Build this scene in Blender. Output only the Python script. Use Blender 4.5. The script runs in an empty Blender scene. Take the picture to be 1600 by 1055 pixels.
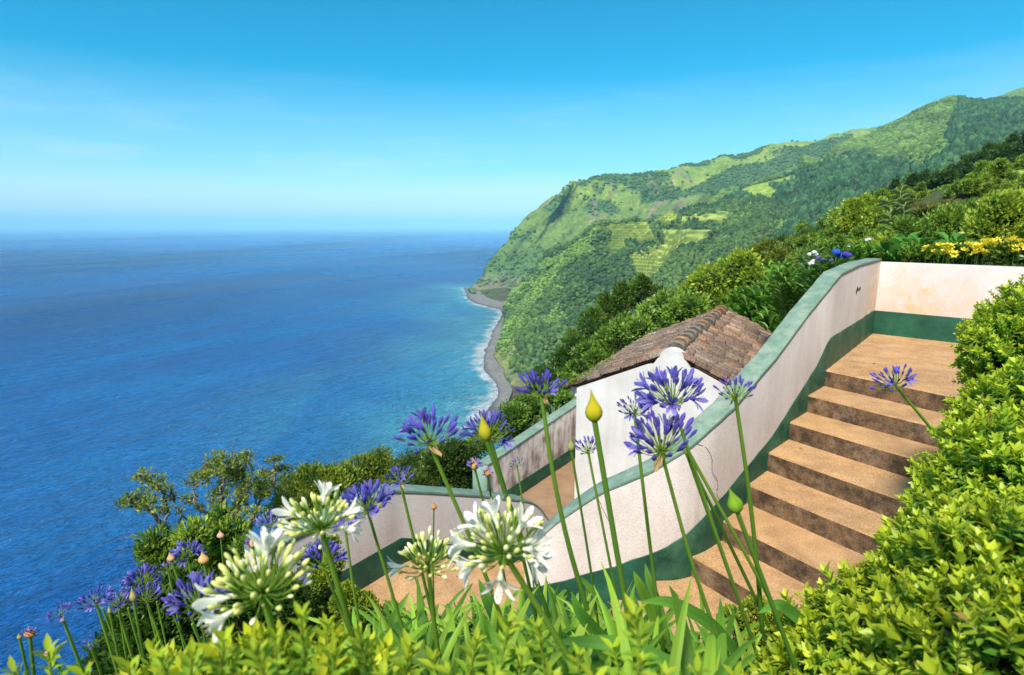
import bpy, math, random
import numpy as np
from mathutils import Vector
S = bpy.context.scene
COL = S.collection
R = math.radians

# ------------------------------------------------------------------ camera, sky, sun, exposure
FPX = 900.0                                   # focal length in photo pixels (1600 wide)
PITCH = math.atan(173.5 / FPX)                # horizon sits 173.5 px above the middle
cam_d = bpy.data.cameras.new('camera'); cam = bpy.data.objects.new('camera', cam_d); COL.objects.link(cam)
cam_d.sensor_width = 36.0; cam_d.lens = 36.0 * FPX / 1600.0
cam_d.clip_start = 0.05; cam_d.clip_end = 200000.0
cam.location = (0, 0, 0); cam.rotation_euler = (math.pi / 2 - PITCH, 0, 0)
cam_d.dof.use_dof = True; cam_d.dof.focus_distance = 4.0; cam_d.dof.aperture_fstop = 4.5
S.camera = cam

SUN_EL, SUN_AZ = R(52), R(203)                # azimuth measured clockwise from +Y: behind the camera, to the left
sd = Vector((math.sin(SUN_AZ) * math.cos(SUN_EL), math.cos(SUN_AZ) * math.cos(SUN_EL), math.sin(SUN_EL)))
w = bpy.data.worlds.new('World'); S.world = w; w.use_nodes = True
nt = w.node_tree; nt.nodes.clear()
sky = nt.nodes.new('ShaderNodeTexSky'); sky.sky_type = 'NISHITA'; sky.sun_disc = False
sky.sun_elevation = SUN_EL; sky.sun_rotation = SUN_AZ; sky.altitude = 100; sky.air_density = 1.0; sky.dust_density = 0.2; sky.ozone_density = 4.0
hs = nt.nodes.new('ShaderNodeHueSaturation'); hs.inputs['Hue'].default_value = 0.478; hs.inputs['Saturation'].default_value = 2.2; hs.inputs['Value'].default_value = .63
# thin high cloud: noise stretched over a plane above the viewer, thinned towards the zenith
tc = nt.nodes.new('ShaderNodeTexCoord'); sp = nt.nodes.new('ShaderNodeSeparateXYZ')
mp = nt.nodes.new('ShaderNodeMapping'); mp.inputs['Scale'].default_value = (2.2, 2.2, 14.0)
nz = nt.nodes.new('ShaderNodeTexNoise'); nz.inputs['Scale'].default_value = 1.6; nz.inputs['Detail'].default_value = 7; nz.inputs['Roughness'].default_value = 0.62
rp = nt.nodes.new('ShaderNodeValToRGB'); rp.color_ramp.elements[0].position = 0.50; rp.color_ramp.elements[1].position = 0.80
rp.color_ramp.elements[0].color = (0, 0, 0, 1); rp.color_ramp.elements[1].color = (0.7, 0.7, 0.7, 1)
rz = nt.nodes.new('ShaderNodeMapRange'); rz.inputs['From Min'].default_value = 0.24; rz.inputs['From Max'].default_value = 0.03
ml = nt.nodes.new('ShaderNodeMath'); ml.operation = 'MULTIPLY'; ml.use_clamp = True
mx = nt.nodes.new('ShaderNodeMix'); mx.data_type = 'RGBA'; mx.inputs['B'].default_value = (3.2, 3.9, 4.3, 1)
bg = nt.nodes.new('ShaderNodeBackground'); bg.inputs['Strength'].default_value = 0.14
ow = nt.nodes.new('ShaderNodeOutputWorld')
# pale band of sea air low over the horizon (the sky's own colour there)
rb = nt.nodes.new('ShaderNodeMapRange'); rb.inputs['From Min'].default_value = 0.23; rb.inputs['From Max'].default_value = -0.01; rb.inputs['To Max'].default_value = 0.72
mb_ = nt.nodes.new('ShaderNodeMix'); mb_.data_type = 'RGBA'; mb_.inputs['B'].default_value = (3.1, 3.9, 4.35, 1)
L = nt.links.new
L(tc.outputs['Generated'], sp.inputs[0]); L(tc.outputs['Generated'], mp.inputs[0]); L(mp.outputs[0], nz.inputs['Vector'])
L(nz.outputs['Fac'], rp.inputs[0]); L(sp.outputs['Z'], rz.inputs['Value']); L(rp.outputs[0], ml.inputs[0]); L(rz.outputs[0], ml.inputs[1])
L(sp.outputs['Z'], rb.inputs['Value']); L(rb.outputs[0], mb_.inputs['Factor']); L(sky.outputs[0], hs.inputs['Color']); L(hs.outputs[0], mb_.inputs['A'])
L(mb_.outputs['Result'], mx.inputs['A']); L(ml.outputs[0], mx.inputs['Factor']); L(mx.outputs['Result'], bg.inputs['Color']); L(bg.outputs[0], ow.inputs['Surface'])
w.cycles.sampling_method = 'MANUAL'; w.cycles.sample_map_resolution = 512
sl = bpy.data.lights.new('sun', 'SUN'); sun = bpy.data.objects.new('sun', sl); COL.objects.link(sun)
sl.energy = 4.0; sl.angle = R(9); sl.color = (1.0, 0.93, 0.82)
sun.rotation_euler = sd.to_track_quat('Z', 'Y').to_euler()
S.view_settings.view_transform = 'Standard'; S.view_settings.look = 'None'; S.view_settings.gamma = 1
S.view_settings.exposure = 0.86
S.cycles.max_bounces = 5; S.cycles.diffuse_bounces = 2; S.cycles.glossy_bounces = 2; S.cycles.transmission_bounces = 2; S.cycles.volume_bounces = 1
S.cycles.use_denoising = True
SEA = -180.0

# ------------------------------------------------------------------ pixel -> place helpers
c_, s_ = math.cos(PITCH), math.sin(PITCH)
def ray(px, py):
    u = (px - 800) / FPX; v = (527.5 - py) / FPX
    return np.array([u, c_ + v * s_, -s_ + v * c_])
def atz(px, py, z): r = ray(px, py); return r * (z / r[2])
def aty(px, py, y): r = ray(px, py); return r * (y / r[1])
def atd(px, py, d): r = ray(px, py); return r * (d / math.hypot(r[0], r[1]))
def project(P):
    P = np.asarray(P, float); d = P[..., 1] * c_ - P[..., 2] * s_
    d = np.where(np.abs(d) < 1e-6, 1e-6, d)
    return 800 + FPX * P[..., 0] / d, 527.5 - FPX * (P[..., 1] * s_ + P[..., 2] * c_) / d, d

# ------------------------------------------------------------------ numpy noise
def _h(i, j, k, seed):
    n = (i * 374761393 + j * 668265263 + k * 2147483647 + seed * 974634777) & 0xffffffff
    n = ((n ^ (n >> 13)) * 1274126177) & 0xffffffff
    n = (n ^ (n >> 16)) & 0xffffffff
    return n / 4294967295.0
def vnoise(P, seed=0):
    P = np.asarray(P, float); I = np.floor(P).astype(np.int64); f = P - I; f = f * f * (3 - 2 * f)
    r = 0
    for a in (0, 1):
        for b in (0, 1):
            for c in (0, 1):
                wgt = (f[..., 0] if a else 1 - f[..., 0]) * (f[..., 1] if b else 1 - f[..., 1]) * (f[..., 2] if c else 1 - f[..., 2])
                r = r + wgt * _h(I[..., 0] + a, I[..., 1] + b, I[..., 2] + c, seed)
    return r
def fbm(P, octv=4, seed=0, gain=0.5):
    P = np.asarray(P, float); r = 0; a = 1; t = 0
    for o in range(octv):
        r = r + a * vnoise(P * 2 ** o + o * 17.3, seed + o); t += a; a *= gain
    return r / t

# ------------------------------------------------------------------ mesh builder
class MB:
    def __init__(s): s.V = []; s.F = []; s.C = []; s.M = []; s.n = 0
    def add(s, V, F, C=(1, 1, 1), m=0):
        V = np.asarray(V, float).reshape(-1, 3); F = np.asarray(F, np.int64)
        C = np.asarray(C, float)
        if C.ndim == 1: C = np.repeat(C[None, :3], len(V), 0)
        s.V.append(V); s.C.append(C[:, :3]); s.F.append(F + s.n); s.M.append(np.full(len(F), m)); s.n += len(V)
    def build(s, name, mats, parent=None, smooth=False, kind=None):
        V = np.concatenate(s.V); C = np.concatenate(s.C)
        me = bpy.data.meshes.new(name)
        me.vertices.add(len(V)); me.vertices.foreach_set('co', V.astype(np.float32).ravel())
        li = np.concatenate([f.ravel() for f in s.F]); tot = np.concatenate([np.full(len(f), f.shape[1]) for f in s.F])
        me.loops.add(len(li)); me.loops.foreach_set('vertex_index', li.astype(np.int32))
        me.polygons.add(len(tot)); st = np.concatenate([[0], np.cumsum(tot)[:-1]])
        me.polygons.foreach_set('loop_start', st.astype(np.int32)); me.polygons.foreach_set('loop_total', tot.astype(np.int32))
        me.polygons.foreach_set('material_index', np.concatenate(s.M).astype(np.int32))
        if smooth: me.polygons.foreach_set('use_smooth', np.ones(len(tot), bool))
        me.update(calc_edges=True)
        a = me.color_attributes.new('col', 'FLOAT_COLOR', 'POINT')
        a.data.foreach_set('color', np.concatenate([C, np.ones((len(C), 1))], 1).astype(np.float32).ravel())
        for m in (mats if isinstance(mats, (list, tuple)) else [mats]): me.materials.append(m)
        o = bpy.data.objects.new(name, me); COL.objects.link(o)
        if parent is not None: o.parent = parent
        if kind: o['kind'] = kind
        return o
    # shapes
    def box(s, c, size, C=(1, 1, 1), m=0, rot=None):
        x, y, z = np.array(size) / 2
        V = np.array([[-x, -y, -z], [x, -y, -z], [x, y, -z], [-x, y, -z], [-x, -y, z], [x, -y, z], [x, y, z], [-x, y, z]])
        if rot is not None: V = V @ np.array(rot).T
        s.add(V + np.array(c), [[0, 3, 2, 1], [4, 5, 6, 7], [0, 1, 5, 4], [1, 2, 6, 5], [2, 3, 7, 6], [3, 0, 4, 7]], C, m)
    def prism(s, poly, z0, z1, C=(1, 1, 1), m=0, mside=None):
        n = len(poly); P = np.array(poly, float)
        z0 = np.broadcast_to(z0, n); z1 = np.broadcast_to(z1, n)
        V = np.concatenate([np.c_[P[:, :2], z0], np.c_[P[:, :2], z1]])
        s.add(V, [[*range(n, 2 * n)]], C, m); s.add(V, [[*range(n - 1, -1, -1)]], C, m)
        s.add(V, [[i, (i + 1) % n, n + (i + 1) % n, n + i] for i in range(n)], C, m if mside is None else mside)
    def tube(s, pts, rad, n=6, C=(1, 1, 1), m=0, cap=True):
        P = np.asarray(pts, float); k = len(P); rad = np.broadcast_to(rad, k)
        T = np.gradient(P, axis=0); T /= np.linalg.norm(T, axis=1)[:, None] + 1e-12
        ref = np.array([0, 0, 1.0]) if abs(T[0, 2]) < 0.9 else np.array([1.0, 0, 0])
        X = np.cross(T, ref); X /= np.linalg.norm(X, axis=1)[:, None] + 1e-12; Y = np.cross(T, X)
        a = np.arange(n) * 2 * math.pi / n
        V = P[:, None] + rad[:, None, None] * (np.cos(a)[None, :, None] * X[:, None] + np.sin(a)[None, :, None] * Y[:, None])
        F = [[i * n + j, i * n + (j + 1) % n, (i + 1) * n + (j + 1) % n, (i + 1) * n + j] for i in range(k - 1) for j in range(n)]
        Cc = np.asarray(C, float)
        if Cc.ndim == 2: Cc = np.repeat(Cc, n, 0)
        s.add(V.reshape(-1, 3), F, Cc, m)
        if cap:
            s.add(V[-1], [[*range(n)]], Cc[-n:] if Cc.ndim == 2 else Cc, m)
    def grid(s, P, C=(1, 1, 1), m=0, closed=False):
        P = np.asarray(P, float); r, c = P.shape[:2]
        idx = np.arange(r * c).reshape(r, c)
        F = np.stack([idx[:-1, :-1], idx[:-1, 1:], idx[1:, 1:], idx[1:, :-1]], -1).reshape(-1, 4)
        C = np.asarray(C, float); s.add(P.reshape(-1, 3), F, C.reshape(-1, 3) if C.ndim == 3 else C, m)
    def inst(s, TV, TF, pos, X, Y, Z, sx, sy, sz, C, m=0):
        """copies of a small template: columns X,Y,Z of each copy's frame, sizes sx,sy,sz, one colour each"""
        N = len(pos)
        if N == 0: return
        TV = np.asarray(TV, float); k = len(TV)
        sx = np.broadcast_to(sx, N); sy = np.broadcast_to(sy, N); sz = np.broadcast_to(sz, N)
        V = pos[:, None] + TV[None, :, 0, None] * (sx[:, None] * X)[:, None] + TV[None, :, 1, None] * (sy[:, None] * Y)[:, None] + TV[None, :, 2, None] * (sz[:, None] * Z)[:, None]
        Ff = np.asarray(TF, np.int64); F = (Ff[None] + (np.arange(N) * k)[:, None, None]).reshape(-1, Ff.shape[1])
        C = np.asarray(C, float)
        C = np.broadcast_to(C, (N, 3)) if C.ndim < 3 else C
        Cv = np.repeat(C, k, 0) if C.ndim == 2 else C.reshape(-1, 3)
        s.add(V.reshape(-1, 3), F, Cv, m)

def unit(a): return a / (np.linalg.norm(a, axis=-1, keepdims=True) + 1e-12)
def frames(Y, hint):
    Y = unit(Y); X = unit(np.cross(Y, hint)); Z = np.cross(X, Y); return X, Y, Z
def empty(name, loc, label, cat, group=None):
    o = bpy.data.objects.new(name, None); COL.objects.link(o); o.location = tuple(float(v) for v in loc); o.empty_display_size = 0.2
    return tag(o, label, cat, group)
def tag(o, label, cat, group=None, kind=None):
    o['label'] = label; o['category'] = cat
    if group: o['group'] = group
    if kind: o['kind'] = kind
    return o
def off(P, loc): return np.asarray(P, float) - np.asarray(loc, float)

# leaf templates: x width (-.5...5), y along (0..1), z normal
LEAF_Q = (np.array([[0, 0, 0], [.5, .45, .06], [0, 1, -.05], [-.5, .45, .06]]), [[0, 1, 2, 3]])
LEAF_F = (np.array([[0, 0, 0], [.42, .3, .06], [.5, .6, .05], [0, 1, -.08], [-.5, .6, .05], [-.42, .3, .06], [0, .35, -.0], [0, .65, -.01]]),
          [[0, 1, 6, 6], [0, 6, 5, 5], [1, 2, 7, 6], [6, 7, 4, 5], [2, 3, 7, 7], [7, 3, 4, 4]])
LEAF_F = (LEAF_F[0], [[0, 1, 2, 7, 6], [6, 7, 4, 5, 0]])
LEAF_N = (np.array([[0, 0, 0], [.42, .3, .07], [.5, .58, .06], [0, 1, -.06], [-.5, .58, .06], [-.42, .3, .07], [0, .3, 0], [0, .6, 0]]),
          [[0, 1, 6], [6, 1, 2], [6, 2, 7], [7, 2, 3], [0, 6, 5], [6, 4, 5], [6, 7, 4], [7, 3, 4]])
def ico(sub=1):
    import bmesh
    bm = bmesh.new(); bmesh.ops.create_icosphere(bm, subdivisions=sub, radius=1)
    V = np.array([v.co[:] for v in bm.verts]); F = np.array([[v.index for v in f.verts] for f in bm.faces]); bm.free()
    return V, F
ICO1, ICO2, ICO3 = ico(1), ico(2), ico(3)

# ------------------------------------------------------------------ materials
def new_mat(name):
    m = bpy.data.materials.new(name); m.use_nodes = True; n = m.node_tree.nodes; n.clear()
    return m, n, m.node_tree.links.new
def node(n, t, **k):
    x = n.new(t)
    for a, b in k.items():
        if a.startswith('i_'): x.inputs[a[2:].replace('_', ' ')].default_value = b
        else: setattr(x, a, b)
    return x
def ramp(n, stops):
    r = n.new('ShaderNodeValToRGB'); e = r.color_ramp.elements
    while len(e) < len(stops): e.new(0.5)
    for el, (p, c) in zip(e, stops): el.position = p; el.color = (*c, 1) if len(c) == 3 else c
    return r
def mat_leaf(name, trans=0.35, rough=0.45, spec=0.35, nscale=0.0):
    m, n, l = new_mat(name)
    a = node(n, 'ShaderNodeAttribute', attribute_name='col')
    bs = node(n, 'ShaderNodeBsdfPrincipled'); bs.inputs['Roughness'].default_value = rough; bs.inputs['Specular IOR Level'].default_value = spec
    tr = node(n, 'ShaderNodeBsdfTranslucent'); mx = node(n, 'ShaderNodeMixShader'); mx.inputs[0].default_value = trans
    o = node(n, 'ShaderNodeOutputMaterial')
    src = a.outputs['Color']
    if nscale:
        g = node(n, 'ShaderNodeNewGeometry'); t = node(n, 'ShaderNodeTexNoise'); t.inputs['Scale'].default_value = nscale; t.inputs['Detail'].default_value = 3
        l(g.outputs['Position'], t.inputs['Vector'])
        r = ramp(n, [(0.3, (.72, .72, .72)), (0.7, (1.25, 1.25, 1.2))]); l(t.outputs['Fac'], r.inputs[0])
        mm = node(n, 'ShaderNodeMix', data_type='RGBA', blend_type='MULTIPLY'); mm.inputs['Factor'].default_value = 1
        l(src, mm.inputs['A']); l(r.outputs[0], mm.inputs['B']); src = mm.outputs['Result']
    hsv = node(n, 'ShaderNodeHueSaturation'); hsv.inputs['Hue'].default_value = 0.49; hsv.inputs['Value'].default_value = 1.3
    l(src, bs.inputs['Base Color']); l(src, hsv.inputs['Color']); l(hsv.outputs[0], tr.inputs['Color'])
    l(bs.outputs[0], mx.inputs[1]); l(tr.outputs[0], mx.inputs[2]); l(mx.outputs[0], o.inputs[0])
    return m
def mat_col(name, rough=0.7, nscale=30, amt=0.25, bump=0.2, spec=0.3, detail=5, trans=0):
    """vertex colour broken up by noise"""
    m, n, l = new_mat(name)
    a = node(n, 'ShaderNodeAttribute', attribute_name='col'); g = node(n, 'ShaderNodeNewGeometry')
    t = node(n, 'ShaderNodeTexNoise'); t.inputs['Scale'].default_value = nscale; t.inputs['Detail'].default_value = detail
    l(g.outputs['Position'], t.inputs['Vector'])
    r = ramp(n, [(0.25, (1 - amt,) * 3), (0.75, (1 + amt,) * 3)]); l(t.outputs['Fac'], r.inputs[0])
    mm = node(n, 'ShaderNodeMix', data_type='RGBA', blend_type='MULTIPLY'); mm.inputs['Factor'].default_value = 1
    l(a.outputs['Color'], mm.inputs['A']); l(r.outputs[0], mm.inputs['B'])
    bs = node(n, 'ShaderNodeBsdfPrincipled'); bs.inputs['Roughness'].default_value = rough; bs.inputs['Specular IOR Level'].default_value = spec
    b = node(n, 'ShaderNodeBump'); b.inputs['Strength'].default_value = bump; b.inputs['Distance'].default_value = 1.0 / nscale
    l(t.outputs['Fac'], b.inputs['Height']); l(b.outputs[0], bs.inputs['Normal']); l(mm.outputs['Result'], bs.inputs['Base Color'])
    o = node(n, 'ShaderNodeOutputMaterial'); l(bs.outputs[0], o.inputs[0]); return m
def mat_paint(name, base, dark, scale=3.0, stain=None, stain_amt=0.5, streak=True, rough=0.75, bump=0.25, chips=None, cover=(0.35, 0.75), spots=(), grain=1.0, chip_at=.70):
    """weathered painted render: blotches, vertical streaks, fine grain, optional second stain colour and chipped flecks"""
    m, n, l = new_mat(name)
    g = node(n, 'ShaderNodeNewGeometry')
    mp = node(n, 'ShaderNodeMapping'); mp.inputs['Scale'].default_value = (1, 1, 0.16 if streak else 1); l(g.outputs['Position'], mp.inputs[0])
    t1 = node(n, 'ShaderNodeTexNoise'); t1.inputs['Scale'].default_value = scale * 2.2; t1.inputs['Detail'].default_value = 8; t1.inputs['Roughness'].default_value = 0.65
    t2 = node(n, 'ShaderNodeTexNoise'); t2.inputs['Scale'].default_value = scale; t2.inputs['Detail'].default_value = 6
    t3 = node(n, 'ShaderNodeTexNoise'); t3.inputs['Scale'].default_value = 90; t3.inputs['Detail'].default_value = 4
    l(mp.outputs[0], t1.inputs['Vector']); l(g.outputs['Position'], t2.inputs['Vector']); l(g.outputs['Position'], t3.inputs['Vector'])
    ad = node(n, 'ShaderNodeMath', operation='MULTIPLY_ADD'); ad.inputs[1].default_value = 0.55
    l(t1.outputs['Fac'], ad.inputs[0])
    m2 = node(n, 'ShaderNodeMath', operation='MULTIPLY'); m2.inputs[1].default_value = 0.45; l(t2.outputs['Fac'], m2.inputs[0]); l(m2.outputs[0], ad.inputs[2])
    r = ramp(n, [(cover[0], dark), (cover[1], base)]); l(ad.outputs[0], r.inputs[0]); src = r.outputs[0]
    if stain:
        t4 = node(n, 'ShaderNodeTexNoise'); t4.inputs['Scale'].default_value = scale * 0.55; t4.inputs['Detail'].default_value = 9; t4.inputs['Roughness'].default_value = 0.7
        l(g.outputs['Position'], t4.inputs['Vector'])
        r4 = ramp(n, [(0.5, (0, 0, 0)), (0.72, (stain_amt,) * 3)]); l(t4.outputs['Fac'], r4.inputs[0])
        mm = node(n, 'ShaderNodeMix', data_type='RGBA'); mm.inputs['B'].default_value = (*stain, 1)
        l(r4.outputs[0], mm.inputs['Factor']); l(src, mm.inputs['A']); src = mm.outputs['Result']
    for (cx, cy, cz, rad, colr, amt_) in spots:
        dm = node(n, 'ShaderNodeVectorMath', operation='DISTANCE'); dm.inputs[1].default_value = (cx, cy, cz); l(g.outputs['Position'], dm.inputs[0])
        mr = node(n, 'ShaderNodeMapRange'); mr.inputs['From Min'].default_value = rad; mr.inputs['From Max'].default_value = 0; l(dm.outputs['Value'], mr.inputs['Value'])
        tn = node(n, 'ShaderNodeTexNoise'); tn.inputs['Scale'].default_value = 7; tn.inputs['Detail'].default_value = 8; tn.inputs['Roughness'].default_value = .7; l(g.outputs['Position'], tn.inputs['Vector'])
        rn = ramp(n, [(.36, (0, 0, 0)), (.72, (1, 1, 1))]); l(tn.outputs['Fac'], rn.inputs[0]); mu = node(n, 'ShaderNodeMath', operation='MULTIPLY'); l(mr.outputs[0], mu.inputs[0]); l(rn.outputs[0], mu.inputs[1])
        m9 = node(n, 'ShaderNodeMath', operation='MULTIPLY', use_clamp=True); m9.inputs[1].default_value = amt_; l(mu.outputs[0], m9.inputs[0])
        mq = node(n, 'ShaderNodeMix', data_type='RGBA'); mq.inputs['B'].default_value = (*colr, 1); l(m9.outputs[0], mq.inputs['Factor']); l(src, mq.inputs['A']); src = mq.outputs['Result']
    r3 = ramp(n, [(0.3, (1 - .14 * grain,) * 3), (0.7, (1 + .08 * grain,) * 3)]); l(t3.outputs['Fac'], r3.inputs[0])
    m3 = node(n, 'ShaderNodeMix', data_type='RGBA', blend_type='MULTIPLY'); m3.inputs['Factor'].default_value = 1
    l(src, m3.inputs['A']); l(r3.outputs[0], m3.inputs['B']); src = m3.outputs['Result']
    if chips:
        t5 = node(n, 'ShaderNodeTexNoise'); t5.inputs['Scale'].default_value = 34; t5.inputs['Detail'].default_value = 5; t5.inputs['Roughness'].default_value = 0.7
        l(g.outputs['Position'], t5.inputs['Vector'])
        r5 = ramp(n, [(chip_at, (0, 0, 0)), (chip_at + .03, (1, 1, 1))]); l(t5.outputs['Fac'], r5.inputs[0])
        m5 = node(n, 'ShaderNodeMix', data_type='RGBA'); m5.inputs['B'].default_value = (*chips, 1)
        l(r5.outputs[0], m5.inputs['Factor']); l(src, m5.inputs['A']); src = m5.outputs['Result']
    bs = node(n, 'ShaderNodeBsdfPrincipled'); bs.inputs['Roughness'].default_value = rough; bs.inputs['Specular IOR Level'].default_value = 0.3
    b = node(n, 'ShaderNodeBump'); b.inputs['Strength'].default_value = bump; b.inputs['Distance'].default_value = 0.012
    ba = node(n, 'ShaderNodeMath', operation='MULTIPLY_ADD'); ba.inputs[1].default_value = 0.35; l(t3.outputs['Fac'], ba.inputs[0]); l(ad.outputs[0], ba.inputs[2])
    l(ba.outputs[0], b.inputs['Height']); l(b.outputs[0], bs.inputs['Normal']); l(src, bs.inputs['Base Color'])
    o = node(n, 'ShaderNodeOutputMaterial'); l(bs.outputs[0], o.inputs[0]); return m

M = {}
M['white'] = mat_paint('white_render', (.78, .73, .70), (.56, .48, .44), 1.6, stain=(.52, .41, .33), stain_amt=.35, bump=.35, spots=((4.85, 7.7, -.95, 1.1, (.62, .38, .16), 1.5), (1.6, 4.3, -1.7, .7, (.52, .43, .36), .9), (.6, 4.0, -2.2, .5, (.48, .40, .33), .8)), chips=(.42, .35, .30), chip_at=.76, grain=1.3)
M['rust'] = mat_paint('rust_stained_render', (.69, .64, .655), (.55, .48, .46), 1.4, stain=(.62, .48, .38), stain_amt=.25, bump=.35, spots=((5.25, 7.5, -1.0, .75, (.64, .40, .18), 1.3), (5.9, 6.8, -1.0, .7, (.66, .42, .20), .9)))
M['house'] = mat_paint('house_render', (.80, .79, .77), (.52, .49, .46), 1.5, stain=(.42, .40, .37), stain_amt=.6, bump=.35, chips=(.45, .42, .38), chip_at=.76)
M['cap'] = mat_paint('green_cap_paint', (.25, .355, .265), (.12, .20, .15), 5, stain=(.33, .37, .29), stain_amt=.85, streak=False, bump=.5, rough=.7, chips=(.50, .47, .42))
M['band'] = mat_paint('green_band_paint', (.024, .130, .068), (.008, .042, .027), 2.6, stain=(.075, .17, .10), stain_amt=.7, streak=False, bump=.3, rough=.5, chips=(.35, .40, .36))
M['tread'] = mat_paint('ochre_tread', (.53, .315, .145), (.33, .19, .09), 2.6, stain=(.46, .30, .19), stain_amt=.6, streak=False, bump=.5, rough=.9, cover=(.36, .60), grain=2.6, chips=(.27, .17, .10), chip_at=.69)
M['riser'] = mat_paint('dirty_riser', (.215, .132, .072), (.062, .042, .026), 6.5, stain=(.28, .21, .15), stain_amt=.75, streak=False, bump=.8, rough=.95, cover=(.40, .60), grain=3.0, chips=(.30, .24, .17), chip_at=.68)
M['walk'] = mat_paint('walkway_concrete', (.36, .225, .125), (.22, .13, .075), 2.6, stain=(.30, .21, .14), stain_amt=.6, streak=False, bump=.35, rough=.85)
M['white_old'] = mat_paint('old_white_render', (.66, .60, .56), (.20, .155, .125), 4.5, stain=(.42, .32, .26), stain_amt=.5, bump=.4, cover=(.40, .56))
M['leaf'] = mat_leaf('leaf', .34, .42, .4)
M['leaf_soft'] = mat_leaf('leaf_soft', .40, .55, .25)
M['petal'] = mat_leaf('petal', .26, .6, .15)
M['bark'] = mat_col('bark', .9, 25, .4, .6)
M['soil'] = mat_col('soil', .95, 9, .4, .5)
M['far'] = mat_col('far_crown', .9, .55, .40, .9, spec=.1, detail=6)
M['core'] = mat_col('crown_shade_core', 1.0, 30, .7, 1.0, spec=.0)  # dark fillers inside foliage: inner shade given as colour, also blocking light
# ------------------------------------------------------------------ the sea with its shallows and foam
WL = [(724,450),(733,469),(760,479),(779.5,484),(783,492),(776,506),(768,519),(764.6,535.6),(754.6,555.5),(758,579),(773,602),(776,618.6),(763,638),(740,660)]
VL = [(737,449),(748,465),(773,475),(793,476),(804,481),(801,493),(783,509),(779.5,529),(769.5,555.5),(776,575),(791,608.6),(789.5,628.5),(803,655),(850,690)]
def cr(P, n):
    """Catmull-Rom resample of control rows P (k,...) to n samples"""
    P = np.asarray(P, float); k = len(P); Q = np.concatenate([[2 * P[0] - P[1]], P, [2 * P[-1] - P[-2]]])
    t = np.linspace(0, k - 1, n); i = np.minimum(t.astype(int), k - 2); f = (t - i).reshape(-1, *([1] * (P.ndim - 1)))
    a, b, c, d = Q[i], Q[i + 1], Q[i + 2], Q[i + 3]
    return 0.5 * (2 * b + (c - a) * f + (2 * a - 5 * b + 4 * c - d) * f ** 2 + (3 * b - a - 3 * c + d) * f ** 3)
wl = cr(np.array([atz(x, y, SEA) for x, y in WL]), 260); vl = cr(np.array([atz(x, y, SEA) for x, y in VL]), 260)
wl[:, :2] += 4 * (np.stack([fbm(np.c_[wl[:, :2] / 22, wl[:, 2] * 0 + q], 3, 5 + q) for q in (0, 3)], 1) - .5) * 2
# coast beyond the tip runs on behind the headland
wcoast = np.concatenate([np.array([[420, 2300, SEA], [150, 2150, SEA], [-60, 1980, SEA]])[:0], wl])
def sea_grid(na, nr):
    az = np.radians(np.concatenate([np.linspace(-75, -12, na // 4), np.linspace(-12, 6, na)[1:], np.linspace(6, 75, na // 8)[1:]]))
    r = np.exp(np.concatenate([np.linspace(math.log(120), math.log(420), 30), np.linspace(math.log(420), math.log(2600), nr)[1:], np.linspace(math.log(2600), math.log(150000), 60)[1:]]))
    A, Rr = np.meshgrid(az, r)
    return np.stack([Rr * np.sin(A), Rr * np.cos(A), np.full(A.shape, SEA)], -1)
G = sea_grid(240, 330)
flat = G.reshape(-1, 3)[:, :2]; ds = np.full(len(flat), 1e9)
near = (flat[:, 0] > -700) & (flat[:, 0] < 900) & (flat[:, 1] > 200) & (flat[:, 1] < 3000)
q = flat[near]; dd = np.full(len(q), 1e9)
for p in wl[::2, :2]: dd = np.minimum(dd, np.hypot(q[:, 0] - p[0], q[:, 1] - p[1]))
ds[near] = dd
# deeper water off the point, wide shallows in the near bay
sx = np.clip((flat[:, 1] - 450) / 1300, 0, 1)
shallow = np.exp(-ds / (112 - 42 * sx)) 
wob = fbm(np.c_[flat / 90, flat[:, 0] * 0], 4, 3) - .5
pl_n = fbm(np.c_[flat[:, 0] / 150, flat[:, 1] / 260, flat[:, 0] * 0], 3, 23); plume = 1 / (1 + np.exp(-(pl_n - .5) * 60)); shallow = np.clip(shallow + wob * .35 * np.exp(-ds / 260) + (plume - .35) * .22 * np.exp(-(ds / 330) ** 2), 0, 1)
nf = fbm(np.c_[flat / 16, flat[:, 0] * 0], 4, 9); nf2 = fbm(np.c_[flat / 5, flat[:, 0] * 0], 3, 19)
foam = np.clip(1.2 - ds / (17 - 10 * sx) + (nf - .5) * 2.2, 0, 1) * np.clip(.35 + nf2 * 1.1, 0, 1)
wash = np.clip(.8 - ds / (52 - 26 * sx) + (nf - .5) * 2.5, 0, 1) * .28 * np.clip((nf2 - .35) * 4, 0, 1)
Cc = np.stack([shallow, np.clip(foam + wash, 0, 1), ds * 0], 1)
b = MB(); b.grid(G, Cc.reshape(*G.shape))
m, n, l = new_mat('sea_water')
a = node(n, 'ShaderNodeAttribute', attribute_name='col'); sp_ = node(n, 'ShaderNodeSeparateColor'); l(a.outputs['Color'], sp_.inputs[0])
g = node(n, 'ShaderNodeNewGeometry')
mp = node(n, 'ShaderNodeMapping'); mp.inputs['Scale'].default_value = (.0011, .00042, 1); mp.inputs['Rotation'].default_value = (0, 0, R(4)); l(g.outputs['Position'], mp.inputs[0])
t = node(n, 'ShaderNodeTexNoise'); t.inputs['Scale'].default_value = .55; t.inputs['Detail'].default_value = 6; l(mp.outputs[0], t.inputs['Vector'])
deep = ramp(n, [(.40, (.001, .058, .29)), (.47, (.001, .115, .44)), (.58, (.004, .175, .60))]); l(t.outputs['Fac'], deep.inputs[0])  # stretched noise paints wind patches and cloud shadows into the water colour
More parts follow.
